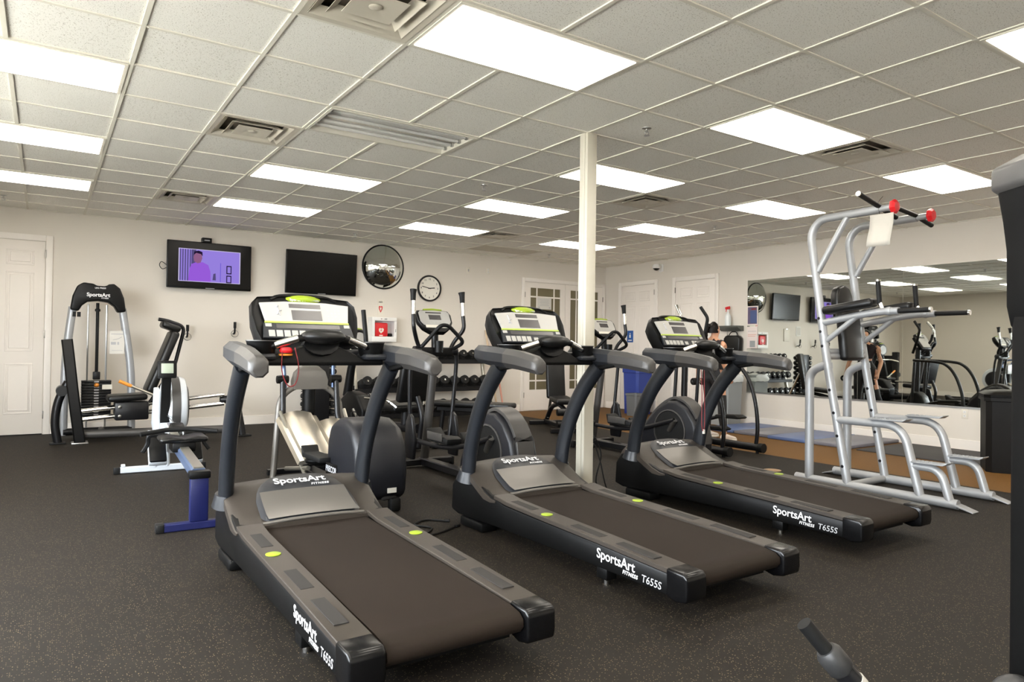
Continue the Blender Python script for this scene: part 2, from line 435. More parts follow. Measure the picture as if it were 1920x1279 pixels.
for i, (a, xa, xb, ya, yb) in enumerate(tiles):
    if i < 300 and a > 0:
        k = (round(xb-xa, 3), round(yb-ya, 3))
        if k not in tile_me:
            tile_me[k] = MB().bb((-k[0]/2, -k[1]/2, 0), (k[0]/2, k[1]/2, 0.018)).mesh('tile'); tile_me[k].materials.append(MATS['ceiling_tile'])
        t = bpy.data.objects.new('ceiling_tile', tile_me[k]); COL.objects.link(t); t.parent = ceil
        t.location = ((xa+xb)/2, (ya+yb)/2, CEIL+0.008+random.uniform(-0.002, 0.002))
    else:
        rest.bb((xa, ya, CEIL+0.008), (xb, yb, CEIL+0.026))
if rest.v: tag(rest.build('ceiling_tiles_beyond', 'ceiling_tile', ceil), kind='stuff')

# ---- ceiling lights
def light(u, v, lab, lit=True, split=False, grp='recessed fluorescent ceiling panels'):
    cx, cy = (u+1)*T, (v+0.5)*T; L, W = 2*T-0.026, T-0.026
    r = empty('ceiling_light', (cx, cy, CEIL), 0, lab, 'ceiling light', grp)
    f = MB(); a, b = L/2, W/2; q = 0.022
    for s in (-1, 1):
        f.bb((-a, s*b, -0.004), (a, s*(b-q), 0.05)); f.bb((s*a, -b+q, -0.004), (s*(a-q), b-q, 0.05))
    f.bb((-a, -b, 0.05), (a, b, 0.056))
    f.build('frame', 'grid', r)
    if lit:
        if split:
            MB().bb((-a+q, -b+q, -0.007), (0.18, b-q, 0.012)).build('diffuser', 'lamp_panel', r)
            MB().bb((0.20, -b+q, -0.007), (a-q, b-q, 0.012)).build('diffuser', 'lamp_panel', r)
            MB().bb((0.18, -b+q, -0.008), (0.20, b-q, 0.012)).build('lens_divider', 'grid', r)
        else:
            MB().bb((-a+q, -b+q, -0.007), (a-q, b-q, 0.012)).build('diffuser', 'lamp_panel', r)
    else:
        MB().bb((-a+q, -b+q, 0.034), (a-q, b-q, 0.05)).build('reflector', 'white_plastic', r)
        for k in range(4):
            y = -0.18+0.12*k
            tb = MB().cyl((-a+0.05, y, 0.021), (a-0.05, y, 0.021), 0.012, 10).build('fluorescent_tube', 'white_plastic', r)
            for s in (-1, 1): MB().box((s*(a-0.036), y, 0.024), (0.02, 0.03, 0.035), bev=0.004).build('socket', 'steel', tb)
        MB().bb((-a+q, -b+q, -0.002), (a-q, b-q, 0.001)).build('clear_lens', 'window_glass', r)
        MB().box((0, 0, 0.031), (L-0.1, 0.07, 0.008), bev=0.003).build('ballast_cover', 'ivory', r)
    return r
LL = {(-2, 1): 'glowing ceiling panel, farthest from the leg press door in a line of three', (-2, 4): 'glowing ceiling panel, middle one in the line of three towards the leg press door',
      (-2, 7): 'glowing ceiling panel closest to the white door by the leg press', (2, -2): 'glowing ceiling panel whose edge meets the dusty vent over the treadmills',
      (2, 4): 'glowing ceiling panel next after the unlit fixture towards the televisions', (2, 7): 'glowing ceiling panel just in front of the blank television, vent at its corner',
      (6, -5): 'glowing ceiling panel closest to the tall black weight machine', (6, -2): 'glowing ceiling panel with an air vent at its end over the chin-up tower',
      (6, 1): 'glowing ceiling panel next behind the top of the cream post', (6, 4): 'glowing ceiling panel between the cream post and the wall clock',
      (6, 7): 'glowing ceiling panel in front of the wall clock, small vent at its end', (10, -2): 'glowing ceiling panel with a dark dividing line across its lens',
      (10, 1): 'glowing ceiling panel before the mirror, next to the panel with dividing line', (10, 4): 'glowing ceiling panel in front of the two plain white doors',
      (10, 7): 'glowing ceiling panel closest to the glazed double doors', (2, 1): 'unlit ceiling fixture with bare tubes among the glowing panels'}
for (u, v) in LIGHTS:
    light(u, v, LL.get((u, v), 'unseen glowing white ceiling panel continuing the rows'), (u, v) != (2, 1), (u, v) == (10, -2), 'recessed fluorescent ceiling panels')

# ---- air diffusers
def diffuser():
    r = empty('ceiling_vent', (0, 0, CEIL), 0, 'square louvred ceiling air vent stained with dust', 'air vent', 'square ceiling air diffusers')
    a = T/2-0.013
    def ring(h0, h1, z0, z1):
        m = MB(); q = [(-1, -1), (1, -1), (1, 1), (-1, 1)]
        vs = [(x*h0, y*h0, z0) for x, y in q]+[(x*h1, y*h1, z1) for x, y in q]+[(x*h1, y*h1, z1+0.003) for x, y in q]+[(x*h0, y*h0, z0+0.003) for x, y in q]
        fs = []
        for i in range(4):
            j = (i+1) % 4; fs += [(i, j, 4+j, 4+i), (8+i, 8+j, 12+j, 12+i), (4+i, 4+j, 8+j, 8+i), (12+i, 12+j, j, i)]
        return m.add(vs, fs)
    ring(a, a-0.035, -0.002, 0.004).build('frame', 'vent_metal', r)
    ring(a-0.037, a-0.085, 0.0, 0.032).build('louvre', 'vent_metal', r)
    ring(a-0.105, a-0.150, -0.006, 0.026).build('louvre', 'vent_metal', r)
    ring(a-0.165, 0.005, -0.008, 0.002).build('centre_plate', 'vent_metal', r)
    MB().lathe([(0.035, -0.003), (0.03, -0.006), (0.008, -0.007)], n=16).build('damper_knob', 'vent_metal', r)
    MB().bb((-a, -a, 0.07), (a, a, 0.075)).build('duct_opening', 'vent_dirty', r)
    d = MB()
    for s in (-1, 1): d.bb((s*a, -a, 0.004), (s*(a-0.004), a, 0.07)); d.bb((-a, s*a, 0.004), (a, s*(a-0.004), 0.07))
    d.build('duct_wall', 'vent_dirty', r)
    return r
vp = diffuser()
for i, (u, v) in enumerate(VENTS):
    o = vp if i == 0 else dup(vp)
    o.location = ((u+0.5)*T, (v+0.5)*T, CEIL)
    o['label'] = {(1, -2): 'dusty square ceiling vent above the treadmill with the red key', (1, 2): 'dusty square ceiling vent beside the unlit ceiling fixture', (1, 7): 'dusty square ceiling vent in front of the lit television',
                  (8, -2): 'dusty square ceiling vent above the chin-up tower', (8, 2): 'dusty square ceiling vent between the cream post and the mirror', (8, 7): 'dusty square ceiling vent between the dumbbell rack and the double doors'}.get((u, v), 'square ceiling vent over the near end of the room')
r = empty('return_grille', (10*T, 9.5*T, CEIL), 0, 'wide flat return air grille beside the double doors', 'air vent')
m = MB(); a, b = T-0.013, T/2-0.013
for s in (-1, 1): m.bb((-a, s*b, -0.002), (a, s*(b-0.03), 0.01)); m.bb((s*a, -b+0.03, -0.002), (s*(a-0.03), b-0.03, 0.01))
m.build('frame', 'vent_metal', r)
m0 = MB().box((0, 0, 0), (2*a-0.06, 0.018, 0.004), rot=(0.6, 0, 0)).mesh('fin'); m0.materials.append(MATS['vent_metal'])
for k in range(20):
    q = bpy.data.objects.new('fin', m0); COL.objects.link(q); q.parent = r; q.location = (0, -b+0.045+k*0.0245, 0.004)
MB().bb((-a, -b, 0.03), (a, b, 0.034)).build('duct_opening', 'vent_dirty', r)
# ---- sprinklers
def sprinkler():
    r = empty('sprinkler', (0, 0, CEIL), 0, 'small metal fire sprinkler head hanging from a ceiling tile', 'sprinkler', 'sprinkler heads in the ceiling')
    MB().lathe([(0.038, 0.009), (0.036, 0.0), (0.02, -0.006)], n=16).build('escutcheon', 'steel', r)
    MB().cyl((0, 0, 0), (0, 0, -0.03), 0.009, 8).build('body', 'steel', r)
    MB().tube(sp([(-0.012, 0, -0.02), (-0.02, 0, -0.035), (0, 0, -0.052), (0.02, 0, -0.035), (0.012, 0, -0.02)], 4), 0.003, 6).build('yoke', 'steel', r)
    MB().lathe([(0.022, -0.054), (0.022, -0.051)], n=12).build('deflector', 'steel', r)
    return r
s0 = sprinkler()
for i, (u, v) in enumerate([(5.48, -0.55), (5.46, 3.25), (5.6, 9.5), (-1.35, 9.5), (11.53, 3.42), (11.52, 9.45)]):
    o = s0 if i == 0 else dup(s0)
    o.location = (u*T, v*T, CEIL+0.006)

# ---- baseboards
bt = 0.014; bh = 0.13
def bbx(name, segs, lab):
    m = MB()
    for a, b in segs: m.bb(a, b, 0.004, 1)
    tag(struct(name, m, 'trim'), lab, 'baseboard')
bbx('baseboard_back', [((-0.345, YW-bt, 0), (7.005, YW, bh)), ((XL, YW-bt, 0), (-1.41, YW, bh))], 'white baseboard along the television wall')
bbx('baseboard_right', [((XW-bt, YF, -0.002), (XW, 3.70, bh)), ((XW-bt, 4.775, -0.002), (XW, 5.125, bh)), ((XW-bt, 6.21, -0.002), (XW, YW-0.07, bh))], 'white baseboard under the mirror')
bbx('baseboard_left', [((XL, YF, 0), (XL+bt, YW-bt, bh))], 'white baseboard along the plain wall opposite the mirror')

# ---- doors
def door(name, lab, mtx, w, h, knob=1, hinge_side=1, sign=False):
    """local x across, z up, y = out of the wall (towards the room is -y)"""
    r = tag(bpy.data.objects.new(name, None), lab, 'door', kind='structure'); COL.objects.link(r); r.matrix_world = mtx
    c = 0.075
    for s in (-1, 1):
        MB().bb((s*(w/2+0.006), -0.024, 0), (s*(w/2+0.006+c), 0, h+0.01+c), 0.006).build('casing', 'trim', r)
    MB().bb((-w/2-0.006, -0.024, h+0.01), (w/2+0.006, 0, h+0.01+c), 0.006).build('head_casing', 'trim', r)
    MB().bb((-w/2, -0.012, 0.012), (w/2, 0, h), 0.003).build('slab', 'door_white', r)
    MB().bb((-w/2, -0.008, 0.0), (w/2, 0, 0.0115)).build('threshold_gap', 'black_rubber', r)
    st = w*0.125; gp = w*0.11; pw = (w-2*st-gp)/2
    rows = [(0.10, 0.355), (0.40, 0.60), (0.62, 0.0)]
    for (z0, z1) in ((h*0.875, h*0.955), (h*0.43, h*0.84), (h*0.11, h*0.37)):
        for s in (-1, 1):
            x0 = s*(gp/2); x1 = s*(gp/2+pw)
            m = MB(); xa, xb = min(x0, x1), max(x0, x1)
            # moulding frame + raised field
            for (p, q) in (((xa, z0), (xb, z0+0.02)), ((xa, z1-0.02), (xb, z1)), ((xa, z0+0.02), (xa+0.02, z1-0.02)), ((xb-0.02, z0+0.02), (xb, z1-0.02))):
                m.bb((p[0], -0.017, p[1]), (q[0], -0.011, q[1]), 0.003, 1)
            pn = m.build('panel_moulding', 'door_white', r)
            MB().bb((xa+0.04, -0.0185, z0+0.04), (xb-0.04, -0.011, z1-0.04), 0.006, 1).build('panel', 'door_white', r)
    for z in (0.2, h*0.5, h-0.2):
        MB().bb((hinge_side*(w/2-0.002), -0.03, z), (hinge_side*(w/2+0.012), -0.012, z+0.1), 0.003).build('hinge', 'hinge', r)
    k = MB().lathe([(0.03, 0), (0.028, 0.008), (0.01, 0.012), (0.01, 0.035), (0.026, 0.045), (0.028, 0.06), (0.015, 0.07), (1e-6, 0.071)], (0, 0, 0), 'y', 16)
    k.v = [(v[0]-hinge_side*(w/2-0.07), -v[1]-0.012, v[2]+1.0) for v in k.v]
    k.build('door_knob', 'hinge', r)
    return r
door('door_1', 'white panelled door beside the leg press', Matrix.Translation((-0.87, YW, 0)), 0.91, 2.46, hinge_side=1)
RW = Matrix.Translation((XW, 0, 0)) @ Matrix.Rotation(-PI/2, 4, 'Z')
door('door_3', 'white panelled door with the blue sign', Matrix.Translation((XW, 5.665, 0)) @ Matrix.Rotation(-PI/2, 4, 'Z'), 0.90, 2.43, hinge_side=1)
door('door_4', 'white panelled door between the blue-signed door and the mirror', Matrix.Translation((XW, 4.24, 0)) @ Matrix.Rotation(-PI/2, 4, 'Z'), 0.89, 2.43, hinge_side=-1)
# french doors
r = tag(bpy.data.objects.new('door_2', None), 'white glazed double doors with tan blinds behind the glass', 'door', kind='structure'); COL.objects.link(r); r.location = (8.06, YW, 0)
W2 = 1.94; h = 2.44; c = 0.07
for s in (-1, 1): MB().bb((s*W2/2, -0.024, 0), (s*(W2/2+c), 0, h+0.01+c), 0.006).build('casing', 'trim', r)
MB().bb((-W2/2, -0.024, h+0.01), (W2/2, 0, h+0.01+c), 0.006).build('head_casing', 'trim', r)
for s in (-1, 1):
    xa, xb = (-W2/2+0.004, -0.004) if s < 0 else (0.004, W2/2-0.004)
    gx0, gx1, gz0, gz1 = xa+0.13, xb-0.12, 0.40, 2.34
    lf = MB()
    lf.bb((xa, -0.014, 0.012), (gx0, 0, h)); lf.bb((gx1, -0.014, 0.012), (xb, 0, h)); lf.bb((gx0, -0.014, 0.012), (gx1, 0, gz0)); lf.bb((gx0, -0.014, gz1), (gx1, 0, h))
    leaf = lf.build('door_leaf', 'door_white', r)
    MB().bb((gx0, -0.002, gz0), (gx1, 0, gz1)).build('blind', 'glass_olive', leaf)
    xs = [gx0, gx0+0.15, gx1-0.15, gx1]; zs = [gz0, gz0+0.17, gz1-0.17, gz1]
    for i in range(3):
        for j in range(3):
            MB().bb((xs[i]+0.012, -0.006, zs[j]+0.012), (xs[i+1]-0.012, -0.003, zs[j+1]-0.012)).build('pane', 'glass_olive', leaf)
    for x in xs[1:3]: MB().bb((x-0.014, -0.013, gz0), (x+0.014, -0.002, gz1), 0.003, 1).build('muntin', 'door_white', leaf)
    for z in zs[1:3]:
        for i in range(3): MB().bb((xs[i]+(0.014 if i else 0), -0.013, z-0.014), (xs[i+1]-(0.014 if i < 2 else 0), -0.002, z+0.014), 0.003, 1).build('muntin', 'door_white', leaf)
    for z in (0.25, 1.2, 2.15): MB().bb((s*(W2/2-0.006), -0.03, z), (s*(W2/2+0.006), -0.012, z+0.1), 0.003).build('hinge', 'hinge', leaf)
    MB().tube(rnd([(s*0.06, -0.014, 1.0), (s*0.06, -0.06, 1.0), (s*0.16, -0.06, 1.0)], 0.02), 0.009, 8).build('lever_handle', 'hinge', leaf)

# ---- mirror
r = empty('wall_mirror', (XW, 0, 0), 0, 'long frameless wall mirror with thin grey channel along its bottom', 'mirror')
MZ0, MZ1 = 0.535, 2.345
for a, b in ((3.13, 1.272), (1.268, 0.656), (0.652, -1.2)):
    MB().bb((-0.008, b, MZ0), (-0.002, a, MZ1)).build('mirror_panel', 'mirror', r)
MB().bb((-0.014, -1.2, MZ0-0.018), (-0.001, 3.13, MZ0+0.004)).build('bottom_channel', 'steel', r)
# ---- support post
o = empty('support_post', (3.07, 0.02, 0), 0, 'slim cream square post rising between two treadmills to the ceiling', 'post', kind='structure')
MB().bb((-0.048, -0.048, 0), (0.048, 0.048, CEIL), 0.006).build('shaft', 'post_cream', o)
MB().bb((-0.052, -0.02, 0.0), (-0.0485, 0.02, CEIL), 0.001).build('edge_strip', 'post_cream', o)
MB().bb((-0.06, -0.06, 0), (0.06, 0.06, 0.02), 0.004).build('base_plate', 'post_cream', o)
for z in (0.62, 0.50, 0.44):
    MB().lathe([(0.024, 0.0), (0.024, 0.02), (0.018, 0.045), (0.01, 0.05)], (0.049, 0, z), 'x', 12).build('plug', 'black_rubber', o)
# ================================================================== TREADMILLS (local: origin rear centre on floor, +y forward)
def treadmill():
    r = empty('treadmill', (0, 0, 0), 0, 'x', 'treadmill', 'treadmills in a row facing the televisions')
    xi, xo = 0.285, 0.412
    # belt : closed loop
    pts = [(0.06, 0.185)]
    top = [(0.03, 0.196), (0.10, 0.207), (0.6, 0.219), (1.1, 0.231), (1.62, 0.243)]
    loop = [(0.055, 0.115), (0.02, 0.125), (0.0, 0.15), (0.004, 0.178)]+top+[(1.62, 0.235), (0.06, 0.12)]
    MB().prism(loop, 'yz', -0.275, 0.275).build('running_belt', 'belt', r, ang=50)
    MB().cyl((-0.285, 0.045, 0.155), (0.285, 0.045, 0.155), 0.032, 16).build('rear_roller', 'black_metal', r)
    MB().bb((-0.28, 0.1, 0.075), (0.28, 1.6, 0.112)).build('deck_pan', 'black_plastic', r)
    for s in (-1, 1):
        # lower side panel
        prof = [(0.10, 0.085), (0.10, 0.186), (0.6, 0.205), (1.1, 0.217), (1.45, 0.228), (1.62, 0.262), (1.78, 0.315), (1.92, 0.352), (2.04, 0.33), (2.10, 0.25), (2.11, 0.08), (2.02, 0.06), (1.55, 0.075), (0.8, 0.085)]
        MB().prism(prof, 'yz', s*(xi+0.004), s*(xo-0.004), 0.012).build('side_panel', 'black_plastic', r)
        # top foot rail
        P = [(0.10, 0.196), (0.6, 0.215), (1.1, 0.229), (1.42, 0.24), (1.56, 0.256)]
        MB().bar([(s*(xi+xo)/2, y, z+0.003) for y, z in P], xo-xi, 0.024).build('foot_rail', 'rail_grey', r)
        for (a, b) in ((0.22, 0.48), (0.6, 0.84), (1.2, 1.42)):
            def zz(y): return 0.2145+0.019*(y-0.1)/0.5*0.78
            MB().bar([(s*0.352, a, zz(a)), (s*0.352, b, zz(b))], 0.055, 0.004).build('grip_strip', 'grip_strip', r)
        MB().lathe([(0.034, 0), (0.034, 0.003), (0.03, 0.0045)], (s*0.357, 1.08, 0.2435), n=20).build('green_dot', 'lime', r)
        # end cap
        MB().prism([(-0.012, 0.085), (-0.018, 0.12), (-0.016, 0.19), (0.0, 0.211), (0.11, 0.2135), (0.11, 0.085), (0.05, 0.072)], 'yz', s*(xi-0.002), s*(xo+0.004), 0.012, 3).build('end_cap', 'black_gloss', r)
        # feet
        f = MB().bb((s*0.33, 0.52, 0.03), (s*0.40, 0.60, 0.09), 0.006).build('rear_foot', 'black_plastic', r)
        MB().cyl((s*0.365, 0.56, 0.0), (s*0.365, 0.56, 0.035), 0.016, 10).build('levelling_pad', 'chrome', f)
        MB().bb((s*0.30, 1.70, 0.0), (s*0.415, 1.98, 0.062), 0.015).build('front_wheel_housing', 'black_plastic', r)
        # post with collar
        MB().tube([(s*0.392, 1.925, 0.30), (s*0.392, 1.915, 0.37)], [0.088, 0.068], 16, sx=0.8, ref=(1, 0, 0)).build('post_collar', 'slate', r)
        pp = sp([(s*0.392, 1.915, 0.34), (s*0.394, 1.88, 0.52), (s*0.398, 1.80, 0.72), (s*0.402, 1.68, 0.91), (s*0.405, 1.52, 1.085)], 6)
        MB().tube(pp, [0.064]*len(pp), 14, sx=0.62, ref=(1, 0, 0)).build('upright', 'slate', r)
        MB().box((s*0.405, 1.46, 1.075), (0.05, 0.22, 0.03), rot=(-0.15, 0, 0), bev=0.01).build('upright_bracket', 'black_plastic', r)
        # arm: front part and lighter rear part
        def ring(y, zc, hh, xw, xc, k=0.3):
            q = min(hh, xw)*k; a, b = xw/2, hh/2
            return [(s*xc+x, y, zc+z) for x, z in ((a-q, b), (a, b-q), (a, -b+q), (a-q, -b), (-a+q, -b), (-a, -b+q), (-a, b-q), (-a+q, b))]
        MB().loft([ring(1.80, 1.165, 0.06, 0.06, 0.385), ring(1.76, 1.155, 0.11, 0.10, 0.40), ring(1.60, 1.142, 0.118, 0.105, 0.41), ring(1.40, 1.132, 0.112, 0.10, 0.422)]).build('arm_front', 'slate_dark', r)
        MB().loft([ring(1.398, 1.132, 0.114, 0.102, 0.422), ring(1.25, 1.122, 0.11, 0.098, 0.432), ring(1.09, 1.10, 0.10, 0.092, 0.437), ring(1.055, 1.09, 0.088, 0.08, 0.438), ring(1.045, 1.085, 0.06, 0.06, 0.438)]).build('arm_grip', 'gun_grey', r)
        # cup holder
        c = MB().lathe([(0.001, -0.085), (0.05, -0.085), (0.066, -0.05), (0.074, 0.0), (0.078, 0.012), (0.068, 0.014), (0.064, 0.0), (0.056, -0.05), (0.042, -0.075), (0.001, -0.077)], (s*0.30, 1.575, 1.20), n=22)
        ch_ = c.build('cup_holder', 'black_plastic', r)
        MB().lathe([(0.070, 0.010), (0.080, 0.012), (0.080, 0.017), (0.070, 0.0165)], (s*0.30, 1.575, 1.20), n=22, caps=False).build('cup_rim', 'gun_grey', ch_)
        MB().bb((s*0.24, 1.50, 1.115), (s*0.38, 1.72, 1.15), 0.02).build('cup_shelf', 'slate_dark', r)
    # front motor hood
    body = [(1.60, 0.10), (1.60, 0.24), (1.72, 0.285), (1.88, 0.375), (1.97, 0.405), (2.04, 0.39), (2.10, 0.32), (2.13, 0.2), (2.12, 0.08), (2.0, 0.06)]
    MB().prism(body, 'yz', -0.292, 0.292, 0.012).build('motor_body', 'black_plastic', r)
    def hz(y):
        t = (y-1.55)/0.45; return 0.252+0.155*(t*t*(3-2*t))
    rings = []
    for y in (1.545, 1.60, 1.68, 1.76, 1.84, 1.92, 1.99, 2.05, 2.09):
        z = hz(min(y, 2.0)) if y <= 2.0 else hz(2.0)-0.035*((y-2.0)/0.045)**1.3
        wd = 0.415 if y < 1.9 else 0.415-0.045*((y-1.9)/0.19)**2; sk = -min(0.06, 0.026+max(0, y-1.545)*0.25)
        row = []
        for x, dz in ((-1, sk), (-1, -0.018), (-0.93, -0.002), (-0.62, 0.006), (-0.3, 0.014), (0, 0.017), (0.3, 0.014), (0.62, 0.006), (0.93, -0.002), (1, -0.018), (1, sk), (0, sk)):
            row.append((x*wd, y, z+dz))
        rings.append(row)
    MB().loft(rings).build('motor_hood', 'rail_grey', r, ang=60)
    # inset panel on the hood
    out = []; n = 30
    for k in range(n):
        a = 2*PI*k/n; x = math.cos(a); y = math.sin(a)
        sx = 0.275*math.copysign(abs(x)**0.55, x); sy = 0.205*math.copysign(abs(y)**(0.75 if y > 0 else 0.3), y)
        yy = 1.765+sy; 
        sx *= 1.0-0.22*max(0, (yy-1.72)/0.25)**1.2
        out.append((sx, yy))
    def hood_z(x, y):
        t = abs(x)/0.425; return hz(min(y, 2.0))+0.017*(1-t*t)+(-0.01 if y > 2 else 0)
    m = MB(); inner = [(x*0.93, 1.765+(y-1.765)*0.93) for x, y in out]; mid = [(x*0.6, 1.765+(y-1.765)*0.6) for x, y in out]
    vs = [(x, y, hood_z(x, y)+0.0) for x, y in out]+[(x, y, hood_z(x, y)+0.016) for x, y in inner]+[(x, y, hood_z(x, y)+0.019) for x, y in mid]+[(0, 1.765, hood_z(0, 1.765)+0.02)]
    fs = []
    for k in range(n):
        j = (k+1) % n; fs += [(k, j, n+j, n+k), (n+k, n+j, 2*n+j, 2*n+k), (2*n+k, 2*n+j, 3*n)]
    m.add(vs, fs).build('hood_panel', 'slate_dark', r, ang=60)
    # lighter lower plate
    m = MB(); rows = []
    for y in (1.565, 1.63, 1.72, 1.805):
        w2 = 0.25-0.12*(y-1.565)**1.0*0.35
        rows.append([(x*w2, y, hood_z(x*w2, y)+0.0225) for x in (-1, -0.6, -0.2, 0.2, 0.6, 1)])
    vs = [p for q in rows for p in q]; fs = [(i*6+j, i*6+j+1, i*6+j+7, i*6+j+6) for i in range(3) for j in range(5)]
    m.add(vs, fs).build('hood_plate', 'hood_grey', r, ang=60)
    MB().tube(sp([(-0.275, 1.575, 0.262), (-0.15, 1.555, 0.274), (0, 1.55, 0.277), (0.15, 1.555, 0.274), (0.275, 1.575, 0.262)], 5), 0.009, 8).build('hood_lip', 'hood_grey', r)
    # lettering on the hood
    y1 = 1.872; sl = (hz(1.89)-hz(1.84))/0.05
    fr = frame((0.0, y1, hood_z(0, y1)+0.0245), (1, 0, 0), (0, 1, sl))
    text('SportsArt', 0.076, 'lettering', fr, r, 'brand_lettering', off=0.0011, space=0.97)
    fr = frame((0.105, y1-0.045, hood_z(0.1, y1-0.045)+0.0245), (1, 0, 0), (0, 1, sl))
    text('FITNESS', 0.026, 'lettering', fr, r, 'brand_lettering', off=0.0006, shear=0.2, space=1.15)
    # lettering on both outer side panels
    for s in (-1, 1):
        def side(y, z): return frame((s*(xo-0.003)+s*0.0006, y, z), (0, s*1.0, s*0.022), (0, 0, 1))
        text('SportsArt', 0.070, 'lettering', side(0.45 if s < 0 else 0.34, 0.156), r, 'brand_lettering', off=0.0007, space=0.98)
        text('FITNESS', 0.026, 'lettering', side(0.345 if s < 0 else 0.42, 0.114), r, 'brand_lettering', off=0.0006, shear=0.2, space=1.15)
        text('T655S', 0.050, 'lettering_grey', side(0.205 if s < 0 else 0.60, 0.118), r, 'model_lettering', off=0.0002, shear=0.12)
    # cross bridge and arched apron
    MB().bb((-0.37, 1.64, 1.095), (0.37, 1.80, 1.172), 0.03, 3).build('cross_bridge', 'slate_dark', r)
    ap = [(-0.36, 1.085), (-0.36, 1.12)]+[(-0.24+0.48*k/12, 1.12+0.085*math.sin(PI*k/12)) for k in range(13)]+[(0.36, 1.12), (0.36, 1.085)]
    MB().prism(ap, 'xz', 1.53, 1.66, 0.012).build('apron', 'black_plastic', r)
    # heart rate bar
    hb = rnd([(-0.265, 1.53, 1.185), (-0.12, 1.49, 1.235), (0.12, 1.49, 1.235), (0.265, 1.53, 1.185)], 0.06)
    hr = MB().tube(hb, 0.019, 12).build('heart_rate_bar', 'black_plastic', r)
    for s in (-1, 1):
        MB().tube([(s*0.245, 1.525, 1.192), (s*0.135, 1.4945, 1.230)], 0.0205, 12).build('steel_sensor', 'chrome', hr)
    MB().sphere((0, 1.50, 1.24), 1, 18, 10, (0.125, 0.075, 0.042)).build('centre_pod', 'black_pad', r)
    MB().tube([(0, 1.52, 1.20), (0, 1.70, 1.14)], 0.06, 12, sx=1.6).build('pod_neck', 'black_plastic', r)
    # console
    tilt = math.radians(30); cb = Vector((0, 1.72, 1.215)); eu = Vector((0, math.sin(tilt), math.cos(tilt))); en = Vector((0, -math.cos(tilt), math.sin(tilt)))
    def cp(x, u, nn=0.0): return cb+Vector((x, 0, 0))+eu*u+en*nn
    Hc = 0.27
    def outline(k, scale=1.0):
        return [(-0.27*scale, -0.0), (-0.29*scale, 0.06), (-0.305*scale, 0.16), (-0.30*scale, 0.235), (-0.265*scale, 0.275), (-0.12*scale, 0.288), (0.12*scale, 0.288), (0.265*scale, 0.275), (0.30*scale, 0.235), (0.305*scale, 0.16), (0.29*scale, 0.06), (0.27*scale, 0.0)]
    rings = []
    for nn, scl, du in ((0.0, 0.93, 0.01), (0.012, 0.985, 0.0), (-0.03, 1.0, 0.0), (-0.09, 0.96, -0.01), (-0.13, 0.78, -0.03), (-0.145, 0.5, -0.06)):
        rings.append([cp(x*scl, max(0.0, u*(1 if nn > -0.08 else 0.9))+du if u > 0 else (0.0 if nn > -0.1 else 0.04), nn) for x, u in outline(0)])
    con = MB().loft(rings).build('console', 'black_plastic', r, ang=50)
    fp = [(-0.235, 0.118), (-0.255, 0.235), (-0.12, 0.248), (0.0, 0.25), (0.12, 0.248), (0.255, 0.235), (0.235, 0.118)]
    def plate(poly, n0, n1, name, mt, par):
        k = len(poly); vs = [cp(x, u, n0) for x, u in poly]+[cp(x, u, n1) for x, u in poly]
        fs = [tuple(range(k)), tuple(range(2*k-1, k-1, -1))]+[(i, (i+1) % k, k+(i+1) % k, k+i) for i in range(k)]
        return MB().add(vs, fs).build(name, mt, par)
    def rc(a, b, c, d): return [(a, c), (b, c), (b, d), (a, d)]
    face = plate(fp, 0.008, 0.0165, 'face_panel', 'panel_white', con)
    plate(rc(-0.085, 0.085, 0.128, 0.192), 0.014, 0.0185, 'display', 'lcd', con)
    plate(rc(-0.095, 0.085, 0.208, 0.234), 0.014, 0.0185, 'message_display', 'lcd', con)
    plate([(-0.238, 0.106), (-0.238, 0.116), (0, 0.119), (0.238, 0.116), (0.238, 0.106)], 0.008, 0.018, 'green_trim', 'lime_trim', con)
    plate([(-0.255, 0.012), (-0.245, 0.104), (0.245, 0.104), (0.255, 0.012)], 0.004, 0.0165, 'key_panel', 'slate_dark', con)
    for i, (a, b, c, d) in enumerate([(-0.225+0.042*k, -0.192+0.042*k, 0.018, 0.058) for k in range(5)]+[(0.0, 0.035, 0.022, 0.05), (0.085, 0.112, 0.018, 0.058), (0.12, 0.147, 0.018, 0.058), (0.155, 0.182, 0.018, 0.058), (-0.238, -0.205, 0.08, 0.1), (0.205, 0.238, 0.08, 0.1)]):
        plate(rc(a, b, c, d), 0.016, 0.0195, 'key', 'button', con)
    plate(rc(-0.18, 0.18, 0.072, 0.098), 0.016, 0.018, 'speed_strip', 'lcd', con)
    dots = MB()
    for i in range(4):
        for j in range(4):
            if (i+j) % 2 or i == j: dots.add([cp(0.125+0.022*i+dx, 0.14+0.02*j+dy, 0.0172) for dx, dy in ((-0.005, -0.004), (0.005, -0.004), (0.005, 0.004), (-0.005, 0.004))], [(0, 1, 2, 3)])
    dots.build('keypad_marks', 'lettering_grey', con)
    fm = MB().tube([cp(-0.165, 0.16, 0.0172), cp(-0.155, 0.185, 0.0172), cp(-0.16, 0.205, 0.0172)], 0.005, 6).tube([cp(-0.15, 0.155, 0.0172), cp(-0.157, 0.182, 0.0172), cp(-0.14, 0.19, 0.0172)], 0.004, 6).sphere(cp(-0.16, 0.216, 0.0172), 0.007, 8, 6)
    fm.build('runner_mark', 'lettering_grey', con)
    fr = frame(cp(-0.04, 0.262, 0.0178), (1, 0, 0), eu); text('SportsArt', 0.022, 'lettering', fr, con, 'brand_lettering', off=0.0005)
    fr = frame(cp(0.06, 0.261, 0.0178), (1, 0, 0), eu); text('FITNESS', 0.014, 'lettering_grey', fr, con, 'brand_lettering')
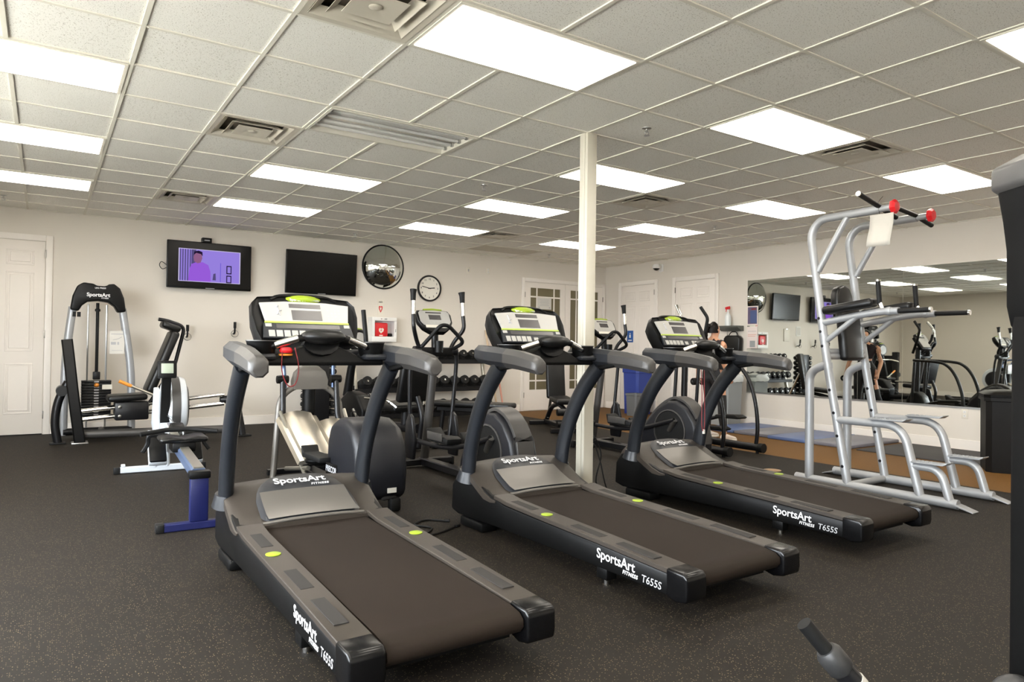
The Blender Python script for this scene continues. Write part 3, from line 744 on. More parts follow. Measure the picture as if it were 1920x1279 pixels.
    MB().sphere(cp(0.0, 0.285, -0.02), 1, 18, 8, (0.115, 0.05, 0.03)).build('green_crown', 'lime', con)
    MB().tube(sp([cp(-0.19, 0.268, 0.0), cp(-0.13, 0.296, -0.005), cp(0, 0.304, -0.005), cp(0.13, 0.296, -0.005), cp(0.19, 0.268, 0.0)], 5), 0.012, 8).build('crown_rim', 'black_plastic', con)
    MB().tube([(0, 1.76, 1.13), (0, 1.80, 1.26)], [0.16, 0.13], 14, sy=0.45, ref=(1, 0, 0)).build('console_neck', 'black_plastic', r)
    return r
T1 = treadmill(); T1['label'] = 'treadmill with red safety key, standing beside the rowing machine'
T1.location = (0.83, -1.975, 0)
T2 = dup(T1, (2.355, -2.01, 0), 0, 'middle treadmill, between the treadmill with red key and the cream post')
T3 = dup(T1, (3.99, -1.88, 0), 0, 'treadmill beside the silver dip and chin-up tower')
# red safety key with its cord, clipped on the first treadmill only
k = MB().lathe([(0.03, -0.012), (0.034, 0.0), (0.028, 0.014), (0.012, 0.018), (1e-6, 0.018)], (-0.19, 1.52, 1.165), n=18).build('safety_key', 'red', T1)
MB().lathe([(0.034, -0.022), (0.036, -0.012)], (-0.19, 1.525, 1.16), n=18).build('key_seat', 'orange', k)
MB().tube(sp([(-0.215, 1.50, 1.16), (-0.22, 1.48, 1.06), (-0.19, 1.475, 0.985), (-0.15, 1.475, 0.995), (-0.135, 1.48, 1.08), (-0.15, 1.50, 1.18)], 6), 0.0028, 6).build('key_cord', 'red_dark', k)

kc = MB().tube(sp([(-0.10, 1.47, 1.10), (-0.095, 1.46, 0.85), (-0.10, 1.455, 0.62), (-0.075, 1.455, 0.56), (-0.06, 1.46, 0.66), (-0.055, 1.47, 0.86), (-0.05, 1.48, 1.10)], 6), 0.0035, 6).build('safety_cord', 'red_dark', T3)
MB().box((-0.075, 1.455, 0.555), (0.022, 0.012, 0.035), bev=0.004).build('cord_clip', 'paper', kc)
# ================================================================== ELLIPTICALS (local: rear centre on floor, +y forward)
def elliptical():
    r = empty('elliptical_trainer', (0, 0, 0), 0, 'x', 'elliptical', 'black elliptical trainers behind the treadmills')
    # base
    MB().bar([(0, 0.25, 0.055), (0, 1.78, 0.055)], 0.10, 0.07).build('base_beam', 'black_metal', r)
    for y, wd in ((1.75, 0.60), (0.12, 0.56)):
        MB().bar([(-wd/2, y, 0.05), (wd/2, y, 0.05)], 0.07, 0.06).build('stabilizer', 'black_metal', r)
        for s in (-1, 1): MB().bb((s*(wd/2-0.002), y-0.04, 0.0), (s*(wd/2+0.03), y+0.04, 0.085), 0.012).build('end_foot', 'black_rubber', r)
    # rear drive shroud
    prof = [(0.0, 0.10), (-0.02, 0.28), (0.03, 0.46), (0.14, 0.60), (0.28, 0.665), (0.40, 0.655), (0.56, 0.56), (0.72, 0.40), (0.82, 0.22), (0.84, 0.10)]
    MB().prism(prof, 'yz', -0.125, 0.125, 0.035, 3).build('drive_shroud', 'navy_plastic', r, ang=50)
    spine = [(y, z+0.012) for y, z in ((-0.012, 0.22), (0.02, 0.44), (0.14, 0.60), (0.28, 0.668), (0.40, 0.66), (0.58, 0.55), (0.76, 0.36))]
    MB().bar(sp([(0, y, z) for y, z in spine], 5), 0.16, 0.03, ref=(0, 0.5, 1)).build('shroud_spine', 'gun_grey', r)
    for s in (-1, 1):
        MB().lathe([(0.222, -0.004*s), (0.222, 0.008*s), (0.208, 0.010*s), (0.205, -0.002*s)], (s*0.126, 0.36, 0.345), 'x', 36, caps=False).build('crank_ring', 'gun_grey', r)
        MB().lathe([(0.205, 0.0), (0.2, 0.006*s), (1e-5, 0.008*s)], (s*0.127, 0.36, 0.345), 'x', 32).build('crank_disc', 'black_rubber', r)
        # pedal arm from crank to swing arm
        yc, zc = (0.36+0.10*s, 0.345-0.12*s)
        MB().tube(sp([(s*0.165, yc, zc), (s*0.17, 0.75, 0.30-0.03*s), (s*0.175, 1.15, 0.27-0.02*s), (s*0.20, 1.58, 0.30)], 5), 0.022, 10).build('pedal_arm', 'black_metal', r)
        MB().tube([(s*0.13, 0.36, 0.345), (s*0.155, yc, zc)], 0.03, 10).build('crank_arm', 'steel', r)
        zp = 0.33-0.03*s
        pd = MB().prism([(0.83, zp-0.02), (0.82, zp+0.03), (0.88, zp+0.045), (1.12, zp+0.03), (1.20, zp+0.09), (1.23, zp+0.09), (1.20, zp-0.02)], 'yz', s*0.10, s*0.25, 0.012).build('pedal', 'black_rubber', r)
        MB().bb((s*0.252, 0.9, zp), (s*0.262, 1.18, zp+0.07), 0.004).build('pedal_edge', 'gun_grey', pd)
        # swing arm with grip
        MB().tube(sp([(s*0.20, 1.60, 0.28), (s*0.235, 1.60, 0.6), (s*0.25, 1.57, 1.0), (s*0.235, 1.54, 1.16)], 5), 0.020, 10).build('lower_link', 'black_metal', r)
        MB().tube(rnd([(s*0.16, 1.54, 1.16), (s*0.20, 1.54, 1.24), (s*0.275, 1.46, 1.37), (s*0.27, 1.48, 1.50)], 0.05), 0.020, 10).build('swing_arm', 'black_metal', r)
        MB().tube([(s*0.27, 1.48, 1.50), (s*0.268, 1.495, 1.63)], 0.021, 12).build('pulse_grip', 'chrome', r)
        MB().tube([(s*0.268, 1.495, 1.63), (s*0.266, 1.50, 1.70), (s*0.262, 1.505, 1.735)], [0.024, 0.027, 0.034], 12).build('grip_end', 'black_rubber', r)
        MB().lathe([(0.03, -0.04), (0.045, -0.03), (0.045, 0.03), (0.03, 0.04)], (s*0.2, 1.54, 1.155), 'x', 14).build('pivot', 'black_metal', r)
        MB().prism([(1.50, 0.12), (1.47, 0.3), (1.53, 0.52), (1.60, 0.56), (1.66, 0.46), (1.68, 0.26), (1.66, 0.12)], 'yz', s*0.215, s*0.25, 0.01).build('link_guard', 'black_metal', r)
    MB().tube([(0, 1.74, 0.07), (0, 1.62, 0.75), (0, 1.56, 1.12)], 0.042, 12).build('mast', 'gun_grey', r)
    MB().bb((-0.19, 1.50, 1.10), (0.19, 1.60, 1.19), 0.02).build('pivot_housing', 'black_plastic', r)
    MB().lathe([(0.04, -0.05), (0.045, 0.06), (0.038, 0.062), (0.03, -0.04)], (0.0, 1.47, 1.19), n=14).build('bottle_cup', 'black_plastic', r)
    MB().tube([(0, 1.55, 1.15), (0, 1.56, 1.36)], 0.035, 10).build('console_stem', 'black_metal', r)
    # fixed bent handlebar
    MB().tube(rnd([(-0.17, 1.54, 1.17), (-0.04, 1.36, 1.40), (0.04, 1.36, 1.40), (0.23, 1.38, 1.24), (0.18, 1.52, 1.17)], 0.06), 0.019, 10).build('fixed_handlebar', 'black_rubber', r)
    # console
    tl = math.radians(32); cb = Vector((0, 1.50, 1.345)); eu = Vector((0, math.sin(tl), math.cos(tl))); en = Vector((0, -math.cos(tl), math.sin(tl)))
    def cp(x, u, nn=0): return cb+Vector((x, 0, 0))+eu*u+en*nn
    def plate(poly, n0, n1, name, mt, par):
        k = len(poly); vs = [cp(x, u, n0) for x, u in poly]+[cp(x, u, n1) for x, u in poly]
        return MB().add(vs, [tuple(range(k)), tuple(range(2*k-1, k-1, -1))]+[(i, (i+1) % k, k+(i+1) % k, k+i) for i in range(k)]).build(name, mt, par)
    ol = [(-0.08, -0.02), (-0.15, 0.03), (-0.19, 0.10), (-0.195, 0.19), (-0.17, 0.235), (0, 0.25), (0.17, 0.235), (0.195, 0.19), (0.19, 0.10), (0.15, 0.03), (0.08, -0.02)]
    con = MB().loft([[cp(x*q, u*q+(1-q)*0.1, nn) for x, u in ol] for nn, q in ((0.014, 0.94), (0.0, 1.0), (-0.04, 0.97), (-0.075, 0.7))]).build('console', 'black_plastic', r, ang=50)
    plate([(-0.135, 0.06), (-0.165, 0.10), (-0.165, 0.20), (-0.145, 0.222), (0, 0.23), (0.145, 0.222), (0.165, 0.20), (0.165, 0.10), (0.135, 0.06)], 0.01, 0.018, 'face_panel', 'panel_white', con)
    plate([(-0.065, 0.12), (0.065, 0.12), (0.065, 0.175), (-0.065, 0.175)], 0.016, 0.020, 'display', 'lcd', con)
    plate([(-0.09, 0.195), (0.08, 0.195), (0.08, 0.208), (-0.09, 0.208)], 0.016, 0.020, 'message_display', 'lcd', con)
    plate([(-0.12, 0.03), (-0.12, 0.06), (0.12, 0.06), (0.12, 0.03)], 0.012, 0.0175, 'key_panel', 'ivory', con)
    for k in range(5): plate([(-0.1+0.042*k, 0.068), (-0.07+0.042*k, 0.068), (-0.07+0.042*k, 0.1), (-0.1+0.042*k, 0.1)], 0.016, 0.0195, 'key', 'button', con)
    plate([(-0.10, 0.232), (-0.10, 0.246), (0.0, 0.255), (0.10, 0.246), (0.10, 0.232)], -0.02, 0.016, 'green_crown', 'lime', con)
    return r
E2 = elliptical(); E2['label'] = 'black elliptical trainer just behind the middle treadmill'
E2.location = (2.75, 0.36, 0)
E3 = dup(E2, (5.22, 0.68, 0), 0, 'black elliptical trainer behind the treadmill nearest the chin-up tower')

# ---- arched cross trainer with silver ramp behind the first treadmill
def arch_trainer():
    r = empty('cross_trainer', (1.62, 0.50, 0), 0, 'grey arch-framed cross trainer with a silver ramp cover and rounded rear housing', 'elliptical')
    # rear housing
    prof = [(0.02, 0.08), (0.0, 0.30), (0.03, 0.48), (0.12, 0.60), (0.28, 0.655), (0.46, 0.65), (0.60, 0.60), (0.66, 0.46), (0.68, 0.20), (0.66, 0.08)]
    MB().prism(prof, 'yz', -0.20, 0.20, 0.07, 4).build('rear_housing', 'navy_plastic', r, ang=60)
    MB().prism([(y*0.98+0.012, z) for y, z in prof], 'yz', -0.005, 0.12, 0.02, 2).build('housing_band', 'gun_grey', r, ang=60)
    for s in (-1, 1):
        MB().prism([(0.40, 0.20), (0.40, 0.30), (0.64, 0.30), (0.64, 0.20)], 'yz', s*0.2005, s*0.206, 0.003).build('name_badge', 'black_gloss', r)
        fr = frame((s*0.2068, 0.52, 0.25), (0, s, 0), (0, 0, 1)); text('PRECOR', 0.062, 'lettering_grey', fr, r, 'brand_lettering', off=0.002)
        MB().bb((s*0.06, 0.0, 0.0), (s*0.14, 0.08, 0.10), 0.02).build('rear_caster', 'black_rubber', r)
    MB().box((0.06, -0.004, 0.16), (0.07, 0.004, 0.035)).build('rating_label', 'paper', r)
    # base and front arch
    MB().bar([(0, 0.5, 0.05), (0, 1.80, 0.05)], 0.12, 0.06).build('base_beam', 'black_metal', r)
    MB().bar([(-0.34, 1.80, 0.04), (0.34, 1.80, 0.04)], 0.06, 0.05).build('front_stabilizer', 'black_metal', r)
    arch = rnd([(-0.34, 1.62, 0.02), (-0.27, 1.70, 0.72), (-0.12, 1.72, 0.83), (0.12, 1.72, 0.83), (0.27, 1.70, 0.72), (0.34, 1.62, 0.02)], 0.12, 7)
    MB().tube(arch, 0.028, 12).build('arch_frame', 'hood_grey', r)
    hd = [[(x*w, 1.66+dy, z) for x in (-1, -0.6, 0, 0.6, 1)]+[(x*w*0.95, 1.80+dy*0.3, z-0.01) for x in (1, 0.6, 0, -0.6, -1)] for w, z, dy in ((0.15, 0.79, 0.0), (0.155, 0.87, -0.005), (0.13, 0.95, 0.0), (0.075, 1.0, 0.03), (0.03, 1.01, 0.05))]
    MB().loft(hd).build('arch_hood', 'hood_grey', r, ang=60)
    MB().tube([(0, 1.76, 0.9), (0, 1.80, 1.25), (0, 1.78, 1.42)], 0.035, 10).build('console_mast', 'black_metal', r)
    con = MB().box((0, 1.74, 1.45), (0.34, 0.08, 0.24), rot=(-0.5, 0, 0), bev=0.03).build('console', 'black_plastic', r)
    MB().box((0, 1.695, 1.462), (0.26, 0.01, 0.16), rot=(-0.5, 0, 0), bev=0.004).build('display', 'lcd', con)
    MB().tube([(0, 1.72, 0.82), (0, 1.76, 0.05)], 0.06, 12).build('ramp_column', 'black_plastic', r)
    # silver ramp cover, sloping down towards the user
    rows = []
    for k in range(8):
        t = k/7; y = 1.60-0.62*t; z = 0.56-0.30*t
        rows.append([(x*(0.17-0.01*t), y, z+dz) for x, dz in ((-1.12, -0.035), (-1.0, -0.005), (-0.8, 0.0), (-0.72, 0.022), (-0.35, 0.04), (0, 0.046), (0.35, 0.04), (0.72, 0.022), (0.8, 0.0), (1.0, -0.005), (1.12, -0.035), (0, -0.03))])
    MB().loft(rows).xf(Matrix.Translation((-0.14, 0, 0))).build('ramp_cover', 'silver_brushed', r, ang=30)
    rows2 = [[(p[0]+0.18, p[1], p[2]-0.08) for p in q] for q in rows]
    MB().loft(rows2).build('ramp_cover', 'silver_brushed', r, ang=30)
    MB().sphere((-0.14, 0.95, 0.26), 1, 14, 8, (0.13, 0.10, 0.05)).build('roller_cover', 'black_plastic', r)
    for s in (-1, 1):
        MB().prism([(0.55, 0.30), (0.55, 0.34), (0.95, 0.33), (0.99, 0.38), (1.01, 0.38), (0.97, 0.29)], 'yz', s*0.22-0.07, s*0.22+0.07, 0.01).build('pedal', 'black_rubber', r)
        MB().tube([(s*0.24, 0.95, 0.20), (s*0.24, 1.58, 0.10)], 0.018, 8).build('pedal_link', 'alu', r)
        MB().tube([(s*0.29, 1.60, 0.60), (s*0.24, 1.02, 0.12)], 0.017, 8).build('connecting_rod', 'alu', r)
        MB().tube([(s*0.245, 1.70, 0.88), (s*0.25, 1.66, 0.56), (s*0.26, 1.62, 0.45)], 0.026, 10).build('damper', 'black_metal', r)
        MB().tube(rnd([(s*0.22, 1.72, 0.80), (s*0.23, 1.74, 1.02), (s*0.30, 1.60, 1.08), (s*0.36, 1.44, 1.09)], 0.05), 0.018, 10).build('handle_tube', 'rower_rail', r)
        MB().tube(rnd([(s*0.36, 1.44, 1.09), (s*0.40, 1.36, 1.10), (s*0.40, 1.36, 1.24), (s*0.385, 1.40, 1.52)], 0.05), 0.021, 10).build('handle_grip', 'black_rubber', r)
        MB().lathe([(0.035, -0.05), (0.04, 0.0), (0.035, 0.05)], (s*0.245, 1.71, 0.88), 'x', 12).build('handle_pivot', 'black_plastic', r)
    return r
arch_trainer()

# ---- stepper with curved hand rails in front of the mirror
def stepper():
    r = empty('stair_stepper', (6.22, 1.0, 0), 0, 'stair stepper with black curved hand rails reaching down to its base', 'stepper')
    for s in (-1, 1):
        MB().tube([(s*0.30, -0.06, 0.07), (s*0.30, 1.02, 0.07)], 0.045, 12).build('base_rail', 'black_metal', r)
        for y in (-0.06, 1.02):
            MB().cyl((s*0.30, y-0.03, 0.07), (s*0.30, y+0.03, 0.07), 0.055, 14).build('end_cap', 'black_rubber', r)
        MB().cyl((s*0.30, 0.0, 0.0), (s*0.30, 0.0, 0.04), 0.02, 10).build('foot', 'black_rubber', r)
        MB().tube(sp([(s*0.30, 0.02, 0.08), (s*0.30, 0.0, 0.30), (s*0.30, 0.03, 0.58), (s*0.30, 0.12, 0.84), (s*0.29, 0.26, 1.01), (s*0.28, 0.44, 1.06), (s*0.24, 0.80, 1.08)], 6), 0.024, 10).build('hand_rail', 'black_metal', r)
        MB().tube([(s*0.20, 0.86, 0.10), (s*0.20, 0.80, 1.05)], 0.022, 10).build('rail_strut', 'black_metal', r)
        zp = 0.36+0.06*s
        MB().prism([(0.10, zp-0.02), (0.08, zp), (0.14, zp+0.025), (0.42, zp+0.01), (0.44, zp-0.03)], 'yz', s*0.06, s*0.22, 0.008).build('step_pedal', 'black_rubber', r)
        MB().tube([(s*0.14, 0.40, zp-0.01), (s*0.14, 0.85, 0.28)], 0.022, 8).build('pedal_arm', 'black_metal', r)
        MB().tube(rnd([(s*0.14, 0.86, 1.20), (s*0.24, 0.74, 1.42), (s*0.24, 0.72, 1.52)], 0.04), 0.021, 10).build('upper_handle', 'black_rubber', r)
        MB().tube(rnd([(s*0.24, 0.72, 1.52), (s*0.24, 0.70, 1.60), (s*0.22, 0.80, 1.74)], 0.04), 0.021, 10).build('grip', 'chrome' if s < 0 else 'black_rubber', r)
    MB().prism([(0.70, 0.05), (0.66, 0.28), (0.72, 0.46), (0.80, 0.54), (0.90, 0.54), (0.98, 0.40), (1.0, 0.05)], 'yz', -0.12, 0.12, 0.03, 3).build('drive_housing', 'black_plastic', r, ang=50)
    MB().tube([(0, 0.86, 0.5), (0, 0.84, 1.30)], 0.04, 10).build('mast', 'black_metal', r)
    c = MB().box((0, 0.78, 1.36), (0.34, 0.06, 0.26), rot=(-0.6, 0, 0), bev=0.025).build('console', 'black_plastic', r)
    MB().box((0, 0.745, 1.375), (0.26, 0.01, 0.18), rot=(-0.6, 0, 0)).build('face_panel', 'panel_white', c)
stepper()

# ---- recumbent bike in front of the dumbbell rack
def recumbent():
    r = empty('recumbent_bike', (3.02, 3.55, 0), math.radians(12), 'black recumbent exercise bike in front of the dumbbell rack', 'exercise bike')
    MB().tube(rnd([(0, 1.05, 0.10), (0, 0.62, 0.20), (0, 0.05, 0.24), (0, -0.55, 0.26)], 0.12), 0.055, 12).build('main_frame', 'black_metal', r)
    for y in (1.05, -0.5):
        MB().bar([(-0.28, y, 0.05), (0.28, y, 0.05)], 0.07, 0.06).build('stabilizer', 'black_metal', r)
        for s in (-1, 1): MB().bb((s*0.278, y-0.045, 0), (s*0.31, y+0.045, 0.09), 0.012).build('end_foot', 'black_rubber', r)
    MB().prism([(0.45, 0.12), (0.42, 0.40), (0.56, 0.58), (0.78, 0.62), (0.98, 0.48), (1.08, 0.2), (1.06, 0.10)], 'yz', -0.10, 0.10, 0.03, 3).build('drive_shroud', 'black_plastic', r, ang=50)
    MB().tube([(0, 0.92, 0.55), (0, 0.84, 0.9), (0, 0.74, 1.18)], [0.06, 0.05, 0.04], 12).build('console_mast', 'black_plastic', r)
    c = MB().lathe([(1e-5, -0.03), (0.13, -0.025), (0.15, 0.0), (0.13, 0.03), (1e-5, 0.04)], (0, 0.70, 1.26), 'y', 20, rot=Matrix.Rotation(0.0, 3, 'X')).build('console', 'black_plastic', r)
    MB().lathe([(0.10, 0), (0.1, 0.005)], (0, 0.662, 1.26), 'y', 18).build('display', 'panel_white', c)
    MB().sphere((0, 0.71, 1.40), 1, 14, 6, (0.07, 0.03, 0.015)).build('green_crown', 'lime', c)
    MB().tube(rnd([(-0.24, 0.46, 1.0), (-0.22, 0.66, 1.04), (0.22, 0.66, 1.04), (0.24, 0.46, 1.0)], 0.06), 0.016, 8).build('front_handlebar', 'alu', r)
    for s in (-1, 1):
        ang = 0.6 if s > 0 else 0.6+PI; py, pz = 0.62+0.17*math.cos(ang), 0.40+0.17*math.sin(ang)
        MB().tube([(s*0.105, 0.62, 0.40), (s*0.13, py, pz)], 0.018, 8).build('crank', 'steel', r)
        p = MB().box((s*0.19, py, pz), (0.10, 0.09, 0.03), bev=0.008).build('pedal', 'black_rubber', r)
        MB().tube(rnd([(s*0.15, py-0.02, pz+0.01), (s*0.15, py, pz+0.08), (s*0.23, py, pz+0.08), (s*0.23, py-0.02, pz+0.01)], 0.03), 0.006, 6).build('toe_strap', 'black_rubber', p)
        MB().tube(rnd([(s*0.27, 0.12, 0.58), (s*0.27, -0.32, 0.58), (s*0.20, -0.40, 0.5)], 0.05), 0.018, 8).build('seat_handle', 'chrome', r)
    MB().tube([(0, -0.30, 0.26), (0, -0.30, 0.44)], 0.05, 10).build('seat_post', 'black_metal', r)
    MB().box((0, -0.18, 0.49), (0.42, 0.40, 0.09), rot=(0.06, 0, 0), bev=0.035, seg=3).build('seat_pad', 'black_pad', r)
    MB().box((0, -0.46, 0.80), (0.42, 0.09, 0.50), rot=(0.22, 0, 0), bev=0.035, seg=3).build('back_pad', 'black_pad', r)
    MB().tube(rnd([(0, -0.55, 0.05), (0, -0.62, 0.4), (0, -0.52, 0.62)], 0.1), 0.03, 10).build('back_support', 'black_metal', r)
recumbent()

# ---- flat bench
r = empty('flat_bench', (4.28, 3.75, 0), math.radians(35), 'flat black padded weight bench in front of the dumbbell rack', 'bench')
MB().box((0, 0, 0.44), (0.28, 1.15, 0.07), bev=0.025, seg=3).build('pad', 'black_pad', r)
MB().bar([(0, -0.5, 0.37), (0, 0.5, 0.37)], 0.07, 0.06).build('spine', 'black_metal', r)
for y in (-0.42, 0.42):
    MB().tube([(0, y, 0.37), (0, y*1.1, 0.05)], 0.03, 10).build('leg', 'black_metal', r)
    MB().bar([(-0.25, y*1.1, 0.03), (0.25, y*1.1, 0.03)], 0.06, 0.05).build('foot_bar', 'black_metal', r)
# ---- upright adjustable bench by the glazed doors
r = empty('adjustable_bench', (5.95, 4.1, 0), math.radians(-20), 'black adjustable bench with its back pad raised, by the glazed double doors', 'bench')
MB().box((0, 0.08, 0.80), (0.29, 0.08, 0.72), rot=(-0.16, 0, 0), bev=0.03, seg=3).build('back_pad', 'black_pad', r)
MB().box((0, -0.26, 0.44), (0.29, 0.38, 0.08), rot=(0.1, 0, 0), bev=0.03, seg=3).build('seat_pad', 'black_pad', r)
MB().bar([(0, -0.62, 0.06), (0, 0.55, 0.06)], 0.07, 0.06).build('base_beam', 'black_metal', r)
MB().tube(rnd([(0, -0.62, 0.08), (0, -0.45, 0.30), (0, -0.1, 0.38), (0, 0.25, 0.30), (0, 0.5, 0.08)], 0.12), 0.035, 10).build('arched_frame', 'black_metal', r)
MB().tube([(0, 0.14, 0.75), (0, 0.42, 0.12)], 0.022, 8).build('back_prop', 'chrome', r)
for y in (-0.6, 0.53): MB().bar([(-0.27, y, 0.035), (0.27, y, 0.035)], 0.07, 0.06).build('foot_bar', 'black_metal', r)
for s in (-1, 1):
    for z in (0.30, 0.14): MB().cyl((s*0.03, -0.66, z), (s*0.20, -0.66, z), 0.05, 14).build('roller_pad', 'black_pad', r)

# ---- dumbbells
def dumbbell(rad, ln, hexa=False):
    r = empty('dumbbell', (0, 0, 0), 0, 'x', 'dumbbell')
    MB().cyl((0, -ln/2, 0), (0, ln/2, 0), 0.015, 10).build('handle', 'chrome', r)
    for s in (-1, 1):
        h = MB().lathe([(rad*0.55, s*ln*0.20), (rad, s*ln*0.24), (rad, s*ln*0.46), (rad*0.86, s*ln*0.5), (0.02, s*ln*0.5)], (0, 0, 0), 'y', 6 if hexa else 18).build('head', 'black_rubber', r)
        MB().lathe([(0.016, s*ln*0.498), (0.016, s*ln*0.508), (1e-5, s*ln*0.51)], (0, 0, 0), 'y', 10).build('end_bolt', 'chrome', h)
    return r
# ---- three-tier rack
r = empty('dumbbell_rack', (4.80, 6.18, 0), 0, 'three-tier black dumbbell rack against the television wall', 'rack')
RX = 1.18; SH = [(0.13, -0.16), (0.53, -0.06), (0.985, 0.04)]
for s in (-1, 1):
    MB().bar([(s*RX, -0.22, 0.03), (s*RX, 0.24, 0.03)], 0.06, 0.05).build('foot', 'alu', r)
    MB().bar([(s*RX, -0.10, 0.05), (s*RX, 0.15, 1.08)], 0.05, 0.07, ref=(0, 1, 0)).build('post', 'alu', r)
for z, dy in SH:
    for q in (-0.07, 0.07): MB().bar([(-RX-0.06, dy+q, z-0.02+q*0.3), (RX+0.06, dy+q, z-0.02+q*0.3)], 0.035, 0.07).build('shelf_rail', 'black_metal', r)
LAB = ['round black dumbbell on the bottom tier of the rack', 'round black dumbbell on the middle tier of the rack', 'round black dumbbell on the top tier of the rack']
for j, (rad, n, ln) in enumerate(((0.088, 11, 0.30), (0.078, 12, 0.27), (0.066, 13, 0.24))):
    z, dy = SH[j]; d0 = dumbbell(rad, ln)
    for i in range(n):
        o = d0 if i == 0 else dup(d0)
        tag(o, LAB[j], 'dumbbell', 'dumbbells on tier %d of the rack' % (j+1))
        o.location = (4.80-RX+0.12+(2*RX-0.24)*i/(n-1), 6.18+dy, z+rad+0.006); o.rotation_euler = (-0.28, 0, 0)
# ---- small vertical rack
r = empty('dumbbell_tower', (3.01, 6.12, 0), 0, 'narrow upright black tower holding small dumbbells on both sides', 'rack')
MB().bb((-0.14, -0.10, 0.03), (0.14, 0.12, 1.12), 0.02).build('column', 'black_metal', r)
MB().bb((-0.26, -0.22, 0.0), (0.26, 0.24, 0.04), 0.012).build('base', 'black_metal', r)
d0 = dumbbell(0.045, 0.20)
k = 0
for i in range(8):
    z = 0.14+i*0.122
    for s in (-1, 1):
        for ya in (-0.08, 0.05): MB().bb((s*0.13, ya, z-0.015), (s*0.24, ya+0.03, z-0.002), 0.003).build('cradle', 'black_metal', r)
        o = d0 if k == 0 else dup(d0); k += 1
        tag(o, 'small black dumbbell held on the upright tower', 'dumbbell', 'small dumbbells on the tower')
        o.location = (3.01+s*0.20, 6.12, z+0.046)
# ---- sticks leaning on the wall
for x, lab, mt in ((6.20, 'thin pale wooden exercise stick leaning on the wall by the dumbbell rack', 'wood_light'), (6.33, 'thin coral exercise stick leaning on the wall by the dumbbell rack', 'coral')):
    r = empty('exercise_stick', (x+0.15, 6.32, 0), 0, lab, 'stick')
    MB().tube([(0, 0, 0.0), (-0.13, 0.26, 1.50)], 0.016, 10).build('shaft', mt, r)
    MB().tube([(0, 0, 0.0), (-0.004, 0.0085, 0.05)], 0.0175, 10).build('tip', 'black_rubber', r)
def wb(mb, name, m, root, par=None, ang=40, label=None):
    """build from world coordinates under a root empty that is not rotated"""
    mb.xf(Matrix.Translation(-Vector(root.location))); return mb.build(name, m, par or root, ang=ang, label=label)
# ================================================================== LEG PRESS
r = empty('leg_press', (0.6, 5.6, 0), 0, 'black and silver seated leg press machine with weight stack, beside the white door', 'leg press')
yt = 6.0
for pts, s in (([(-0.20, yt, 0.04), (-0.195, yt, 0.6), (-0.178, yt, 1.08), (-0.125, yt, 1.62)], -1), ([(0.535, yt, 0.04), (0.53, yt, 0.5), (0.505, yt, 0.95), (0.41, yt, 1.62)], 1)):
    P = sp(pts, 6); wb(MB().tube(P, 0.045, 12, sy=0.7), 'tower_upright', 'silver_paint', r)
hood = [(-0.155, 1.585), (-0.13, 1.76), (-0.085, 1.88), (-0.02, 1.925), (0.09, 1.915), (0.12, 1.89), (0.22, 1.89), (0.25, 1.915), (0.31, 1.925), (0.375, 1.87), (0.42, 1.75), (0.445, 1.58), (0.355, 1.565), (0.315, 1.64), (0.25, 1.69), (0.14, 1.705), (0.03, 1.69), (-0.03, 1.64), (-0.065, 1.57)]
hd = wb(MB().prism(hood, 'xz', yt-0.10, yt+0.10, 0.025, 3), 'tower_hood', 'black_plastic', r, ang=55)
text('SportsArt', 0.062, 'lettering', frame((0.14-0.6, yt-0.102-5.6, 1.775), (1, 0, 0), (0, 0, 1)), hd, 'brand_lettering', off=0.002)
text('FITNESS', 0.022, 'lettering', frame((0.21-0.6, yt-0.102-5.6, 1.738), (1, 0, 0), (0, 0, 1)), hd, 'brand_lettering', off=0.0004)
text('LEG PRESS', 0.026, 'lettering', frame((0.16-0.6, yt-0.102-5.6, 1.862), (1, 0, 0), (0, 0, 1)), hd, 'brand_lettering', off=0.0004)
wb(MB().cyl((0.14, yt, 0.78), (0.14, yt, 1.68), 0.018, 10), 'cable_sleeve', 'black_rubber', r)
wb(MB().lathe([(0.03, 1.575), (0.03, 1.60), (0.02, 1.61)], (0.14, yt, 0), 'z', 12), 'sleeve_collar', 'black_rubber', r)
wb(MB().bb((0.10, yt-0.04, 0.72), (0.18, yt+0.04, 0.82), 0.01), 'stack_head', 'black_metal', r)
for s in (-0.10, 0.10): wb(MB().cyl((0.14+s, yt, 0.1), (0.14+s, yt, 1.66), 0.011, 8), 'guide_rod', 'steel', r)
for i in range(14): wb(MB().bb((-0.02, yt-0.07, 0.24+i*0.034), (0.30, yt+0.07, 0.24+i*0.034+0.029), 0.004), 'weight_plate', 'black_metal', r)
for i in range(14): wb(MB().bb((0.115, yt-0.0715, 0.246+i*0.034), (0.165, yt-0.0698, 0.246+i*0.034+0.017)), 'weight_number', 'lettering_grey', r)
wb(MB().sphere((0.14, yt-0.085, 0.655), 0.028, 12, 8), 'selector_pin', 'orange', r)
wb(MB().bb((0.20, yt-0.075, 0.60), (0.31, yt-0.0715, 0.66)), 'stack_label', 'ivory', r)
wb(MB().bb((0.275, yt-0.02, 1.045), (0.44, yt-0.012, 1.335)), 'instruction_placard', 'paper', r)
for a_, b_ in (((0.29, 1.29), (0.425, 1.30)), ((0.29, 1.16), (0.345, 1.195)), ((0.36, 1.16), (0.38, 1.195)), ((0.30, 1.085), (0.42, 1.09))):
    wb(MB().bb((a_[0], yt-0.0215, a_[1]), (b_[0], yt-0.0198, b_[1])), 'placard_print', 'lettering_grey', r)
wb(MB().tube([(0.31, yt-0.021, 1.22), (0.37, yt-0.021, 1.235), (0.41, yt-0.021, 1.26)], 0.003, 6), 'placard_print', 'lettering_grey', r)
